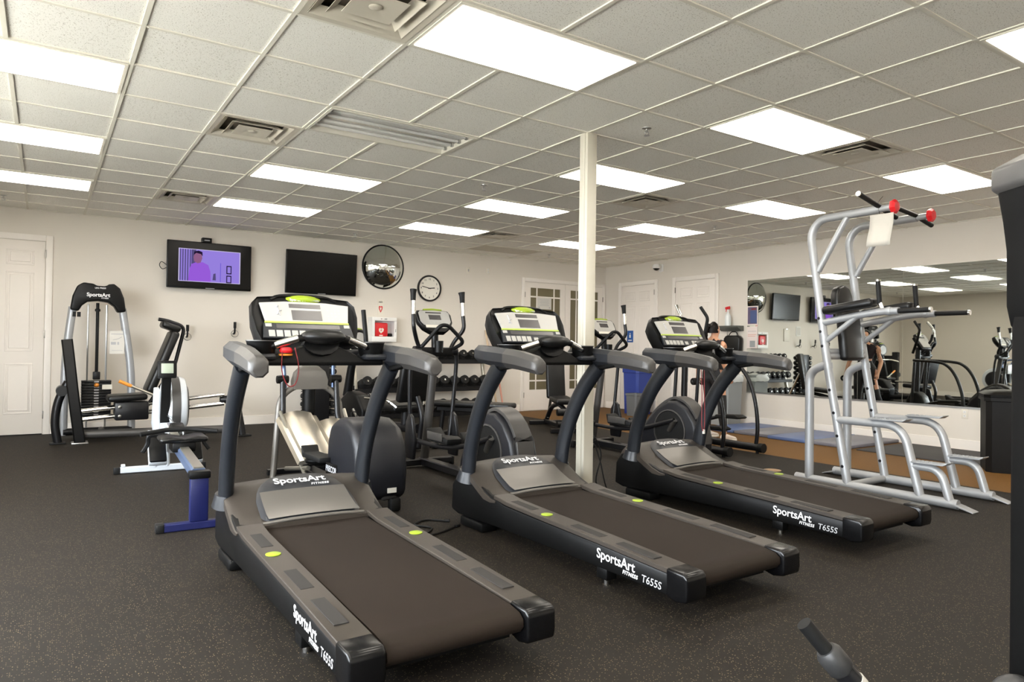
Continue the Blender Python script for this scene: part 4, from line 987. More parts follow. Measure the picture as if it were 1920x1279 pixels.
wb(MB().bb((-0.13, yt-0.03, 1.50), (-0.09, yt-0.022, 1.56)).bb((-0.08, yt-0.03, 1.50), (-0.04, yt-0.022, 1.56)), 'number_plate', 'black_plastic', r)
# front leg, foot plate and roller
wb(MB().tube(sp([(-0.26, 5.50, 0.02), (-0.29, 5.50, 0.25), (-0.26, 5.50, 0.50), (-0.17, 5.50, 0.72)], 7), 0.045, 12), 'curved_leg', 'black_metal', r)
wb(MB().bb((-0.34, 5.44, 0), (-0.18, 5.58, 0.02), 0.006), 'foot', 'black_rubber', r)
wb(MB().bar(sp([(-0.19, 5.48, 1.215), (-0.165, 5.47, 1.0), (-0.12, 5.46, 0.6), (-0.045, 5.45, 0.015)], 5), 0.115, 0.16, ref=(0, 1, 0)), 'front_column', 'black_gloss', r)
wb(MB().bb((-0.13, 5.36, 0), (0.04, 5.54, 0.018), 0.006), 'foot', 'steel', r)
wb(MB().box((-0.13, 5.80, 0.85), (0.05, 0.50, 0.55), rot=(0, -0.12, 0), bev=0.015), 'foot_plate', 'black_rubber', r)
wb(MB().cyl((-0.23, 5.40, 0.62), (-0.23, 5.62, 0.62), 0.06, 16), 'roller_pad', 'black_pad', r)
wb(MB().tube([(-0.05, 5.50, 0.10), (1.70, 5.30, 0.10)], 0.05, 12), 'base_tube', 'gun_grey', r)
wb(MB().tube([(-0.20, 6.0, 0.08), (0.54, 6.0, 0.08)], 0.045, 12), 'tower_base', 'black_metal', r)
wb(MB().tube([(0.2, 5.48, 0.09), (0.2, 6.0, 0.09)], 0.04, 10), 'base_link', 'black_metal', r)
for dy in (-0.05, 0.07):
    for z0, z1 in ((0.375, 0.535), (0.275, 0.42)):
        wb(MB().tube([(-0.06, 5.47+dy, z0), (1.52, 5.40+dy, z1)], 0.022, 12), 'guide_rail', 'chrome', r)
wb(MB().bb((0.30, 5.33, 0.26), (0.66, 5.58, 0.48), 0.02), 'carriage', 'black_metal', r)
for x, z in ((0.35, 0.42), (0.35, 0.31)): wb(MB().lathe([(0.02, 0), (0.02, -0.012), (0.008, -0.014)], (x, 5.33, z), 'y', 10), 'carriage_bolt', 'chrome', r)
wb(MB().box((0.43, 5.46, 0.53), (0.42, 0.40, 0.075), rot=(0, -0.05, 0), bev=0.03, seg=3), 'seat_pad', 'black_pad', r)
wb(MB().box((0.80, 5.46, 0.96), (0.10, 0.42, 0.80), rot=(0, 0.36, 0), bev=0.035, seg=3), 'back_pad', 'black_pad', r)
wb(MB().box((0.895, 5.46, 1.395), (0.22, 0.30, 0.09), rot=(0, 0.35, 0), bev=0.035, seg=3), 'head_pad', 'black_pad', r)
wb(MB().tube(rnd([(0.66, 5.46, 0.42), (0.95, 5.46, 0.9), (1.06, 5.46, 1.40), (0.86, 5.46, 1.47), (0.76, 5.46, 1.485)], 0.08), 0.022, 10), 'back_frame', 'black_metal', r)
wb(MB().tube([(0.36, 5.24, 0.72), (0.70, 5.24, 0.56)], 0.016, 8), 'side_handle', 'alu', r)
wb(MB().tube([(0.33, 5.24, 0.735), (0.46, 5.24, 0.673)], 0.02, 10), 'handle_grip', 'orange', r)
wb(MB().tube(rnd([(1.50, 5.40, 0.47), (1.66, 5.34, 0.48), (1.74, 5.30, 0.02)], 0.14), 0.05, 12), 'rear_leg', 'black_metal', r)
wb(MB().tube(rnd([(1.50, 5.52, 0.47), (1.62, 5.50, 0.47), (1.70, 5.48, 0.02)], 0.14), 0.045, 12), 'rear_leg', 'black_metal', r)
wb(MB().bb((1.64, 5.22, 0), (1.84, 5.38, 0.02), 0.006), 'foot', 'black_rubber', r)

# ================================================================== ROWING MACHINE (local: rear foot, +y forward)
r = empty('rowing_machine', (0.44, 0.74, 0), math.radians(-1.8), 'blue and white rowing machine with its flywheel towards the leg press', 'rowing machine')
MB().bar([(-0.21, 0.0, 0.025), (0.21, 0.0, 0.025)], 0.06, 0.05).build('rear_foot', 'rower_blue', r)
for s in (-1, 1): MB().bb((s*0.20, -0.035, 0), (s*0.25, 0.035, 0.055), 0.006).build('foot_cap', 'black_rubber', r)
MB().bb((-0.055, -0.03, 0.05), (0.055, 0.03, 0.37), 0.008).build('rear_leg', 'rower_blue', r)
MB().bb((-0.065, -0.045, 0.325), (0.065, 0.03, 0.375), 0.01).build('rail_end_cap', 'black_plastic', r)
def rz(y): return 0.345+0.05*y
MB().bar([(0, 0.02, rz(0)), (0, 1.42, rz(1.42))], 0.085, 0.075).build('monorail', 'rower_rail', r)
MB().bar([(0, 0.02, rz(0)+0.042), (0, 1.42, rz(1.42)+0.042)], 0.06, 0.012).build('rail_track', 'alu', r)
st = MB().prism([(-0.16, 0.46), (-0.165, 0.50), (-0.09, 0.505), (0.0, 0.488), (0.09, 0.505), (0.165, 0.50), (0.16, 0.46)], 'xz', 0.72, 0.98, 0.02, 3).build('seat', 'black_pad', r)
MB().bb((-0.08, 0.74, 0.39), (0.08, 0.96, 0.462), 0.01).build('seat_carriage', 'black_plastic', r)
# front body
MB().bar([(0, 1.36, 0.36), (0, 1.75, 0.40), (0, 2.28, 0.50)], [0.10, 0.11, 0.12], [0.12, 0.16, 0.12]).build('front_body', 'white_paint', r)
MB().prism([(1.86, 0.34), (1.92, 0.78), (2.02, 0.80), (2.20, 0.46)], 'yz', -0.10, -0.055, 0.008).build('side_fairing', 'white_paint', r)
for s in (-1, 1):
    MB().tube([(s*0.03, 2.24, 0.46), (s*0.05, 2.33, 0.05)], 0.026, 10).build('front_leg', 'white_paint', r)
    MB().bb((s*0.33, 2.305, 0.0), (s*0.385, 2.365, 0.062), 0.008).build('front_foot', 'black_rubber', r)
    MB().bb((s*0.29, 2.31, 0.06), (s*0.325, 2.36, 0.085), 0.006).build('foot_bracket', 'white_paint', r)
    # foot rests
    fp = MB().box((s*0.13, 1.30, 0.36), (0.13, 0.05, 0.32), rot=(-0.75, 0, 0), bev=0.012).build('foot_board', 'white_paint', r)
    MB().box((s*0.13, 1.275, 0.375), (0.12, 0.03, 0.30), rot=(-0.75, 0, 0), bev=0.012).build('flex_foot', 'black_plastic', fp)
    MB().tube(rnd([(s*0.06, 1.22, 0.40), (s*0.06, 1.20, 0.47), (s*0.20, 1.20, 0.47), (s*0.20, 1.22, 0.40), (s*0.24, 1.20, 0.34)], 0.03), 0.01, 6, sx=1.6).build('foot_strap', 'black_rubber', fp)
MB().bar([(-0.33, 2.335, 0.033), (0.33, 2.335, 0.033)], 0.05, 0.055).build('front_crossbar', 'white_paint', r)
# flywheel
MB().lathe([(0.06, -0.10), (0.20, -0.10), (0.25, -0.085), (0.265, -0.05), (0.265, 0.05), (0.25, 0.085), (0.20, 0.10), (0.06, 0.10)], (0.07, 2.10, 0.62), 'x', 32).build('flywheel_housing', 'white_paint', r)
MB().lathe([(0.268, -0.035), (0.270, 0.0), (0.268, 0.035)], (0.07, 2.10, 0.62), 'x', 32).build('flywheel_band', 'gun_grey', r)
MB().lathe([(0.19, 0.0), (0.18, 0.012), (0.03, 0.016)], (0.168, 2.10, 0.62), 'x', 24).build('flywheel_screen', 'black_metal', r)
# monitor arm, monitor, handle, chain
MB().bar([(-0.02, 1.88, 0.50), (-0.02, 1.80, 0.95)], 0.075, 0.04, ref=(0, 1, 0)).build('monitor_arm', 'black_plastic', r)
mo = MB().box((-0.02, 1.765, 0.965), (0.15, 0.045, 0.15), rot=(-0.15, 0, 0), bev=0.012).build('monitor', 'black_plastic', r)
MB().box((-0.02, 1.740, 0.975), (0.095, 0.006, 0.085), rot=(-0.15, 0, 0), bev=0.002).build('monitor_screen', 'lcd_light', mo)
for k in range(3): MB().box((-0.05+0.03*k, 1.742, 0.912), (0.02, 0.006, 0.012), rot=(-0.15, 0, 0)).build('monitor_key', 'button', mo)
hn = MB().tube(rnd([(-0.27, 1.00, 0.505), (-0.08, 1.06, 0.525), (0.08, 1.06, 0.525), (0.27, 1.00, 0.505)], 0.04), 0.018, 10).build('pull_handle', 'black_rubber', r)
MB().tube([(0, 1.07, 0.525), (0, 1.90, 0.56)], 0.005, 6).build('chain', 'steel', r)
MB().prism([(1.10, 0.50), (1.12, 0.54), (1.22, 0.56), (1.30, 0.53), (1.28, 0.48)], 'yz', -0.05, 0.05, 0.012).build('handle_rest', 'black_plastic', r)
MB().box((0.012, 1.62, 0.488), (0.075, 0.24, 0.004), rot=(0.14, 0, 0)).build('caution_label', 'paper', r)
for k in range(5): MB().box((0.012, 1.72-0.035*k, 0.5045-0.005*k), (0.06, 0.018, 0.003), rot=(0.14, 0, 0)).build('label_print', 'rower_blue' if k < 4 else 'yellow', r)

# ================================================================== CHIN-UP AND DIP TOWER
r = empty('chin_dip_tower', (5.73, -1.0, 0), 0, 'tall silver chin-up, dip and knee-raise tower with black pads', 'exercise tower')
for X, s in ((5.42, -1), (6.04, 1)):
    sv = 'silver_paint'
    wb(MB().tube([(X, -0.24, 0.04), (X, -1.62, 0.04)], 0.038, 12), 'base_rail', sv, r)
    for y0, y1 in ((-0.28, -0.14), (-1.60, -1.74)):
        wb(MB().prism([(y0, 0.05), (y0, 0.035), (y1, 0.0), (y1, 0.008)], 'yz', X-0.05, X+0.05, 0.002), 'foot_plate', sv, r)
    P = rnd([(X, -0.735, 0.05), (X, -0.535, 1.10), (X, -0.36, 2.28), (X, -0.45, 2.40), (X, -1.0, 2.41)], 0.16, 8)
    up_ = wb(MB().tube(P, 0.036, 14), 'main_upright', sv, r)
    for y, z in ((-0.705, 0.20), (-0.655, 0.46), (-0.62, 0.66), (-0.58, 0.86), (-0.505, 1.25), (-0.487, 1.38), (-0.47, 1.50)):
        wb(MB().lathe([(0.014, 0), (0.014, 0.006), (0.006, 0.008)], (X-0.036, y, z), 'x', 8), 'bolt', 'black_metal', r, up_)
    for z0 in (1.05, 1.30):
        wb(MB().tube([(X, -0.545+(z0-1.05)*0.15, z0), (X, -0.54+(z0-1.05)*0.15, z0+0.05)], 0.041, 14), 'joint_sleeve', sv, r, up_)
    wb(MB().tube([(X, -0.44, 1.93), (X, -0.71, 2.385)], 0.027, 12), 'top_brace', sv, r)
    wb(MB().tube(rnd([(X, -0.37, 0.05), (X, -0.365, 1.02), (X, -0.54, 1.09)], 0.16, 8), 0.038, 12), 'rear_leg', sv, r)
    wb(MB().tube(rnd([(X, -0.63, 0.60), (X, -1.20, 0.605), (X, -1.34, 0.05)], 0.16, 8), 0.034, 12), 'upper_step_tube', sv, r)
    wb(MB().tube(rnd([(X, -1.28, 0.29), (X, -1.49, 0.295), (X, -1.56, 0.05)], 0.12, 8), 0.032, 12), 'lower_step_tube', sv, r)
    for ya, yb, z in ((-0.94, -1.22, 0.645), (-1.29, -1.53, 0.333)):
        t = MB().prism([(ya, z-0.012), (ya, z), (yb, z+0.006), (yb-0.03, z+0.02), (yb-0.03, z+0.012), (yb, z-0.008)], 'yz', X-0.055, X+0.055, 0.002)
        tr = wb(t, 'step_tread', sv, r)
        d = MB()
        for i in range(7):
            for j in range(3): d.box((X-0.035+0.035*j, ya-0.02-(ya-yb-0.03)*i/6.5, z+0.004), (0.012, 0.02, 0.004))
        wb(d, 'tread_pattern', sv, r, tr)
    # dip arm with brace, pad and handles
    wb(MB().tube(rnd([(X, -0.49, 1.46), (X, -0.70, 1.50), (X, -1.0, 1.545), (X, -1.16, 1.545)], 0.1), 0.031, 12), 'dip_arm', sv, r)
    wb(MB().tube([(X, -0.53, 1.30), (X, -0.80, 1.505)], 0.024, 10), 'arm_brace', sv, r)
    wb(MB().box((X+(-0.01 if s < 0 else 0.01), -0.74, 1.595), (0.13, 0.46, 0.075), rot=(-0.13, 0, 0), bev=0.03, seg=3), 'elbow_pad', 'black_pad', r)
    wb(MB().lathe([(0.034, -0.02), (0.038, 0.0), (0.034, 0.02)], (X, -1.08, 1.545), 'y', 12), 'arm_collar', sv, r)
    wb(MB().tube([(X, -1.14, 1.545), (X, -1.42 if s > 0 else -1.40, 1.547)], 0.021, 12), 'dip_grip', 'black_rubber', r)
    wb(MB().tube([(X, -1.40 if s < 0 else -1.42, 1.547), (X, -1.415 if s < 0 else -1.435, 1.547)], 0.023, 12), 'grip_cap', 'chrome', r)
    wb(MB().tube([(X, -1.02, 1.57), (X, -1.0, 1.62)], 0.018, 10), 'post_socket', 'chrome', r)
    wb(MB().tube([(X, -1.0, 1.61), (X, -0.985, 1.80)], 0.02, 12), 'vertical_grip', 'black_rubber', r)
    wb(MB().tube([(X, -0.985, 1.80), (X, -0.984, 1.815)], 0.022, 12), 'grip_cap', 'chrome', r)
    # chin-up end with red cap and cross handles
    wb(MB().lathe([(0.036, 0.0), (0.06, -0.012), (0.062, -0.03), (0.045, -0.05), (0.02, -0.055)], (X, -1.09, 2.413), 'y', 7), 'red_end_cap', 'red', r)
    wb(MB().tube([(X, -0.99, 2.41), (X, -1.10, 2.413)], 0.028, 12), 'top_socket', sv, r)
    wb(MB().tube([(X-0.30, -0.98, 2.50 if s < 0 else 2.46), (X+0.02, -1.0, 2.42)], 0.020, 10), 'chin_grip', 'black_rubber', r)
    wb(MB().tube([(X+0.02, -1.0, 2.415), (X+0.22, -1.02, 2.36)], 0.020, 10), 'chin_grip', 'black_rubber', r)
    wb(MB().tube([(X-0.31, -0.98, 2.503 if s < 0 else 2.463), (X-0.297, -0.98, 2.50 if s < 0 else 2.46)], 0.021, 10), 'grip_cap', 'chrome', r)
for z, y in ((0.04, -0.735), (1.16, -0.53)):
    wb(MB().tube([(5.42, y, z), (6.04, y, z)], 0.03, 12), 'cross_member', 'silver_paint', r)
wb(MB().tube([(5.42, -0.52, 1.20), (6.04, -0.52, 1.20)], 0.03, 12), 'cross_member', 'silver_paint', r)
bp = wb(MB().box((5.73, -0.56, 1.38), (0.30, 0.085, 0.52), rot=(-0.10, 0, 0), bev=0.035, seg=3), 'back_pad', 'black_pad', r)
wb(MB().prism([(-0.13, 0), (-0.125, 0.10), (-0.09, 0.17), (0, 0.20), (0.09, 0.17), (0.125, 0.10), (0.13, 0)], 'xz', -0.04, 0.04, 0.02, 3).xf(Matrix.Translation((5.73, -0.49, 1.62)) @ Matrix.Rotation(-0.1, 4, 'X')), 'head_pad', 'black_pad', r)
# instruction sheet hanging from the top bar
sh = empty('paper_sheet', (5.42, -1.03, 2.36), 0, 'white sheet of paper hanging from the top of the chin-up tower', 'paper')
vs = []; fs = []
for i in range(7):
    for j in range(5):
        vs.append((0.012*math.sin(i*0.9)+0.01*math.sin(j*1.2)-0.04-0.002*i, -0.10+0.048*j+0.006*i*0.5, -0.045*i))
for i in range(6):
    for j in range(4): fs.append((i*5+j, i*5+j+1, i*5+j+6, i*5+j+5))
k = MB().add(vs, fs).build('sheet', 'paper_dim', sh, ang=60); md = k.modifiers.new('thick', 'SOLIDIFY'); md.thickness = 0.0012
MB().tube(sp([(-0.03, 0.02, -0.01), (0.0, 0.05, 0.10), (0.02, 0.02, 0.16)], 5), 0.002, 5).build('string', 'black_rubber', sh)

# ================================================================== WEIGHT MACHINE BESIDE THE CAMERA
ax = Vector((0.559, 0.829, 0)); rx = Vector((0.829, -0.559, 0))       # machine stands at an angle
org = Vector((1.235, -3.525, 0)); ang = math.atan2(rx.y, rx.x)
r = empty('weight_machine', org, ang, 'tall black weight machine upright with a curved hood and a yellow warning sticker', 'weight machine')
# local x = to the right, y = away from the lens
MB().bb((0.03, -0.05, 0.0), (0.13, 0.09, 1.62), 0.02).build('upright', 'matte_black', r)
MB().bb((0.60, -0.05, 0.0), (0.70, 0.09, 1.62), 0.02).build('upright', 'black_metal', r)
MB().prism([(-0.005, 1.55), (-0.004, 1.595), (0.06, 1.63), (0.16, 1.655), (0.36, 1.67), (0.56, 1.655), (0.70, 1.61), (0.735, 1.55), (0.70, 1.535), (0.36, 1.60), (0.02, 1.535)], 'xz', -0.04, 0.10, 0.008).build('hood', 'gun_grey', r, ang=50)
MB().prism([(0.004, 1.545), (0.03, 1.558), (0.36, 1.61), (0.70, 1.555), (0.725, 1.545), (0.70, 1.50), (0.62, 1.42), (0.60, 1.28), (0.585, 1.24), (0.56, 1.50), (0.36, 1.58), (0.17, 1.54), (0.14, 1.4), (0.13, 1.24), (0.035, 1.255), (0.025, 1.30), (0.024, 1.42), (0.016, 1.48)], 'xz', -0.03, 0.09, 0.006).build('side_shroud', 'matte_black', r, ang=50)
st = MB().bb((0.052, -0.056, 1.44), (0.11, -0.051, 1.56)).build('warning_sticker', 'paper', r); MB().bb((0.052, -0.0575, 1.50), (0.11, -0.056, 1.53)).build('sticker_band', 'yellow', st)
for i in range(15): MB().bb((0.20, -0.03, 0.12+0.036*i), (0.53, 0.07, 0.12+0.036*i+0.031), 0.004).build('weight_plate', 'black_metal', r)
for x in (0.28, 0.45): MB().cyl((x, 0.02, 0.05), (x, 0.02, 1.60), 0.012, 8).build('guide_rod', 'chrome', r)
MB().bb((-0.02, -0.25, 0.0), (0.72, 0.25, 0.06), 0.015).build('base', 'black_metal', r)
MB().tube([(-0.0, 0.0, 0.50), (0.06, 0.0, 0.50)], 0.03, 10).build('knob_arm', 'black_metal', r)
MB().sphere((-0.006, 0.0, 0.50), 0.052, 20, 12).build('round_knob', 'dark_grey', r)
Li = lambda p: r.matrix_world.inverted() @ Vector(p)
bpy.context.view_layer.update()
g0, g1, g2, g3 = [Li(p) for p in ((0.880, -3.274, 0.648), (0.918, -3.300, 0.594), (0.964, -3.331, 0.531), (1.16, -3.45, 0.26))]
MB().tube([g0, g1], 0.0155, 16).build('lever_grip', 'black_rubber', r)
d01 = (g1-g0).normalized()
MB().tube([g1-d01*0.003, g1+d01*0.008, g1+d01*0.045, g1+d01*0.05], [0.02, 0.027, 0.027, 0.024], 16).build('grip_collar', 'dark_grey', r)
MB().tube([g1+d01*0.05, g2, g3], 0.0225, 14).build('lever_arm', 'black_metal', r)
MB().tube([g2-d01*0.004, g2+d01*0.016], 0.0245, 14).build('lever_badge', 'paper_dim', r)
MB().tube([g3, Li((1.27, -3.52, 0.26))], 0.03, 12).build('lever_pivot', 'black_metal', r)

# ================================================================== BINS
def bin_(name, lab, loc, rz, w, d, h, body, lid=None, bag=None, taper=0.86):
    r = empty(name, loc, rz, lab, 'bin')
    q = lambda k, z: [(x*w/2*k, y*d/2*k, z) for x, y in ((-1, -0.8), (-0.8, -1), (0.8, -1), (1, -0.8), (1, 0.8), (0.8, 1), (-0.8, 1), (-1, 0.8))]
    MB().loft([q(taper, 0), q(taper+0.01, 0.01), q(0.97, h), q(0.92, h), q(taper-0.04, 0.02)]).build('body', body, r, ang=30)
    MB().loft([q(1.0, h-0.04), q(1.04, h-0.035), q(1.04, h), q(0.95, h+0.004)], False).build('rim', body, r, ang=30)
    if lid:
        MB().loft([q(1.04, h+0.004), q(1.05, h+0.03), q(0.85, h+0.06), q(0.4, h+0.075)]).build('lid', lid, r, ang=30)
    if bag:
        random.seed(3); rows = []
        for zz, k0 in ((h+0.012, 0.9), (h+0.016, 1.05), (h-0.02, 1.09), (h-0.07, 1.10), (h-0.10, 1.085)):
            ring = []
            for i in range(28):
                a = 2*PI*i/28; c, s_ = math.cos(a), math.sin(a); e = max(abs(c), abs(s_)); e = 1/(0.25+0.75*e) if e > 0.75 else 1/e*0.92
                kk = k0*(1+random.uniform(-0.02, 0.025)); ring.append((c*e*w/2*kk, s_*e*d/2*kk, zz+random.uniform(-0.012, 0.012)))
            rows.append(ring)
        MB().loft(rows, False).build('bag', bag, r, ang=60)
    return r
bin_('recycling_bin', 'blue recycling bin in front of the white doors', (8.78, 5.30, -0.002), 0, 0.42, 0.42, 0.80, 'blue_bin', 'blue_bin')
bin_('waste_bin', 'dark grey bin standing next to the blue recycling bin', (8.46, 5.02, -0.002), 0, 0.26, 0.28, 0.40, 'grey_bin_dark')
bin_('waste_bin', 'grey bin with a white bag under the wall shelf', (8.78, 3.30, -0.002), 0, 0.44, 0.44, 0.80, 'grey_bin', None, 'bag_white')
bin_('waste_bin', 'large black bin standing before the mirror near the chin-up tower', (7.88, -1.06, -0.002), 0.5, 0.50, 0.50, 0.76, 'black_rubber', 'black_plastic', taper=0.95)

# ================================================================== MATS
def foldmat(lab, x0, x1, y0, y1, z, n, cols, rz=0):
    r = empty('exercise_mat', ((x0+x1)/2, (y0+y1)/2, z), rz, lab, 'mat')
    w = (y1-y0)/n
    for i in range(n):
        a = -(y1-y0)/2+i*w
        MB().bb((-(x1-x0)/2, a+0.004, 0), ((x1-x0)/2, a+w-0.004, 0.045), 0.012).build('mat_panel', cols[i % len(cols)], r)
foldmat('blue folding exercise mat laid under the mirror, reaching the grey bin', 7.90, 9.08, 1.85, 3.0, -0.002, 2, ['mat_grey', 'mat_blue'])
foldmat('blue and grey folding exercise mat laid under the mirror, touching the thin black mat', 7.86, 9.08, 0.66, 1.84, -0.002, 2, ['mat_grey', 'mat_blue'], 0.02)
r = empty('floor_mat', (8.46, -0.55, -0.002), 0, 'thin black floor mat under the mirror outlet', 'mat')
MB().bb((-0.60, -1.1, 0), (0.60, 1.12, 0.014), 0.004).build('mat_sheet', 'mat_black', r)
r = empty('floor_cover', (5.68, 0.20, 0), 0, 'round tan floor outlet cover beside the treadmill deck', 'floor cover')
MB().lathe([(0.085, 0.0), (0.085, 0.004), (0.075, 0.006), (1e-5, 0.006)], n=28).build('plate', 'disc_tan', r)
MB().lathe([(0.05, 0.006), (0.05, 0.0075), (1e-5, 0.0075)], n=20).build('cap', 'disc_tan', r)
# ================================================================== CABLES
def cable(lab, pts, rad=0.006, plug=None):
    r = empty('power_cable', pts[0], 0, lab, 'cable')
    P = [Vector(p)-Vector(pts[0]) for p in pts]
    MB().tube(sp(P, 6), rad, 6).build('cord', 'black_rubber', r)
    MB().tube([P[-1]-Vector((0.0, 0, 0)), P[-1]+(P[-1]-P[-2]).normalized()*0.04], rad*2, 8).build('plug', 'black_rubber', r)
z = 0.007
cable('black cable looping on the floor between two treadmills', [(1.28, -0.25, z), (1.42, -0.12, z), (1.60, -0.16, z), (1.72, -0.05, z), (1.66, 0.08, z), (1.78, 0.16, z), (1.88, 0.08, z)], 0.007)
cable('second black cable lying straight between two treadmills', [(1.28, -0.31, z), (1.45, -0.20, z), (1.68, -0.19, z), (1.87, -0.10, z)])
cable('black cable hanging from the upper socket of the cream post', [(3.18, 0.02, 0.50), (3.24, 0.02, 0.36), (3.20, 0.03, 0.16), (3.24, -0.02, z), (3.40, 0.0, z)])
cable('black cable hanging from the lower socket of the cream post', [(3.18, 0.02, 0.44), (3.22, 0.0, 0.30), (3.26, -0.02, 0.12), (3.32, -0.06, z), (3.50, -0.12, z)])
# ================================================================== WALL ITEMS
def tv(lab, cx, cz, tilt, on, y=6.50):
    r = empty('television', (cx, y, cz), 0, lab, 'television'); r.rotation_euler = (tilt, 0, 0)
    W, Hh = 1.12, 0.66
    MB().bb((-W/2, -0.02, -Hh/2), (W/2, 0.025, Hh/2), 0.008).build('frame', 'tv_frame', r)
    MB().bb((-W/2+0.012, -0.0225, -Hh/2+0.025), (W/2-0.012, -0.0195, Hh/2-0.012)).build('screen', 'tv_black', r)
    MB().bb((-0.25, 0.02, -0.18), (0.25, 0.07, 0.18), 0.01).build('rear_housing', 'black_plastic', r)
    MB().bb((-0.06, -0.0235, -Hh/2+0.006), (0.06, -0.0205, -Hh/2+0.014)).build('maker_badge', 'lettering_grey', r)
    return r
t1 = tv('wall television showing a man in a violet-lit picture', 1.535, 2.295, 0.0, True)
def pic(poly, m, d):
    k = len(poly); vs = [(x, -0.0225-d, z) for x, z in poly]+[(x, -0.0225-d+0.0006, z) for x, z in poly]
    MB().add(vs, [tuple(range(k)), tuple(range(2*k-1, k-1, -1))]+[(i, (i+1) % k, k+(i+1) % k, k+i) for i in range(k)]).build('screen_picture', m, t1)
def rc(a, b, c, d): return [(a, c), (b, c), (b, d), (a, d)]
a, b, c, d = -0.415, 0.405, -0.235, 0.225
pic(rc(a, b, c, d), 'tv_white', 0.0008); pic(rc(a+0.012, b-0.012, c+0.008, d-0.008), 'tv_violet_light', 0.0016)
pic(rc(-0.13, 0.14, c+0.01, d-0.008), 'tv_violet_light', 0.0022)
for k in range(5): pic(rc(-0.40+0.032*k, -0.385+0.032*k, c+0.01, d-0.01), 'tv_curtain', 0.0024)
pic(rc(-0.25, -0.19, c+0.01, d-0.008), 'tv_curtain', 0.0024)
pic([(-0.29, c+0.01), (-0.275, -0.06), (-0.25, 0.01), (-0.18, 0.045), (-0.10, 0.045), (-0.03, 0.01), (0.0, -0.08), (0.005, c+0.01)], 'tv_shirt', 0.0032)
pic([(-0.215, 0.05), (-0.225, 0.11), (-0.21, 0.17), (-0.17, 0.185), (-0.12, 0.17), (-0.11, 0.10), (-0.13, 0.04), (-0.17, 0.025)], 'tv_face', 0.0038)
pic([(-0.222, 0.14), (-0.215, 0.19), (-0.16, 0.207), (-0.11, 0.19), (-0.105, 0.13), (-0.13, 0.16), (-0.19, 0.172)], 'tv_dark', 0.0044)
pic(rc(0.215, 0.285, -0.10, 0.02), 'tv_dark', 0.0024); pic(rc(0.228, 0.272, -0.085, 0.005), 'tv_violet_light', 0.0030)
pic(rc(0.215, 0.285, -0.23, -0.12), 'tv_dark', 0.0024); pic(rc(0.228, 0.272, -0.215, -0.135), 'tv_violet_light', 0.0030)
pic([(0.03, -0.2), (0.04, -0.11), (0.07, -0.10), (0.075, -0.2)], 'tv_curtain', 0.0024)
pic(rc(0.13, 0.14, -0.22, 0.05), 'tv_violet', 0.0024)
MB().bb((-0.03, 0.07, -0.1), (0.03, 0.106, 0.1)).build('wall_bracket', 'black_metal', t1)
MB().tube(sp([(-0.56, 0.02, -0.02), (-0.62, 0.03, 0.02), (-0.645, 0.03, -0.03), (-0.61, 0.03, -0.08), (-0.56, 0.02, -0.06)], 5), 0.005, 6).build('cable_loop', 'black_rubber', t1)
t2 = tv('blank black wall television beside the round dome mirror', 3.16, 2.31, 0.06, False)
MB().bb((-0.03, 0.07, -0.1), (0.03, 0.098, 0.08)).build('wall_bracket', 'black_metal', t2)
MB().tube(sp([(-0.08, 0.0, 0.33), (-0.02, 0.01, 0.345), (0.05, 0.0, 0.335), (0.10, 0.02, 0.33)], 4), 0.006, 6).build('cable_stub', 'steel', t2)
r = empty('media_box', (1.49, 6.55, 2.627), 0, 'small black box standing on top of the lit television', 'media box')
MB().bb((-0.065, -0.05, 0), (0.065, 0.05, 0.07), 0.008).build('case', 'black_plastic', r)
MB().bb((-0.035, -0.0515, 0.025), (0.035, -0.05, 0.04)).build('display', 'lettering_grey', r)
# dome mirror
r = empty('dome_mirror', (4.22, YW, 2.50), 0, 'round convex safety mirror on the wall', 'mirror')
R0 = 0.355; dp = 0.17; Rs = (R0*R0+dp*dp)/(2*dp); prof = []
for k in range(13):
    a = math.asin(R0/Rs)*(1-k/12); prof.append((max(1e-5, Rs*math.sin(a)), -(0.02+Rs*math.cos(a)-(Rs-dp))))
MB().lathe(prof, (0, 0, 0), 'y', 48).build('convex_mirror', 'mirror', r, ang=80)
MB().lathe([(R0-0.004, 0), (R0+0.014, -0.004), (R0+0.016, -0.018), (R0+0.004, -0.03), (R0-0.008, -0.026)], (0, 0, 0), 'y', 48, caps=False).build('rim', 'black_rubber', r)
# clock
r = empty('wall_clock', (5.075, YW, 2.195), 0, 'round white-faced wall clock beside the dome mirror', 'clock')
MB().lathe([(0.225, 0), (0.23, -0.02), (0.222, -0.045), (0.205, -0.05), (0.198, -0.03)], (0, 0, 0), 'y', 40, caps=False).build('rim', 'black_metal', r)
MB().lathe([(0.2, -0.022), (0.2, -0.026), (1e-5, -0.026)], (0, 0, 0), 'y', 40).build('face', 'clock_face', r)
for i in range(12):
    a = 2*PI*i/12
    text(str(i if i else 12), 0.044, 'lettering_dark', frame((0.158*math.sin(a), -0.027, 0.158*math.cos(a)), (1, 0, 0), (0, 0, 1)), r, 'numeral', off=0.0008)
for a, l, w_ in ((2*PI*(2+47/60)/12, 0.10, 0.008), (2*PI*47/60, 0.145, 0.006)):
    MB().bar([(-0.025*math.sin(a), -0.03, -0.025*math.cos(a)), (l*math.sin(a), -0.03, l*math.cos(a))], 0.004, w_*2, ref=(math.cos(a), 0, -math.sin(a))).build('hand', 'black_rubber', r)
MB().lathe([(0.009, -0.028), (0.009, -0.036), (1e-5, -0.037)], (0, 0, 0), 'y', 12).build('hub', 'black_rubber', r)
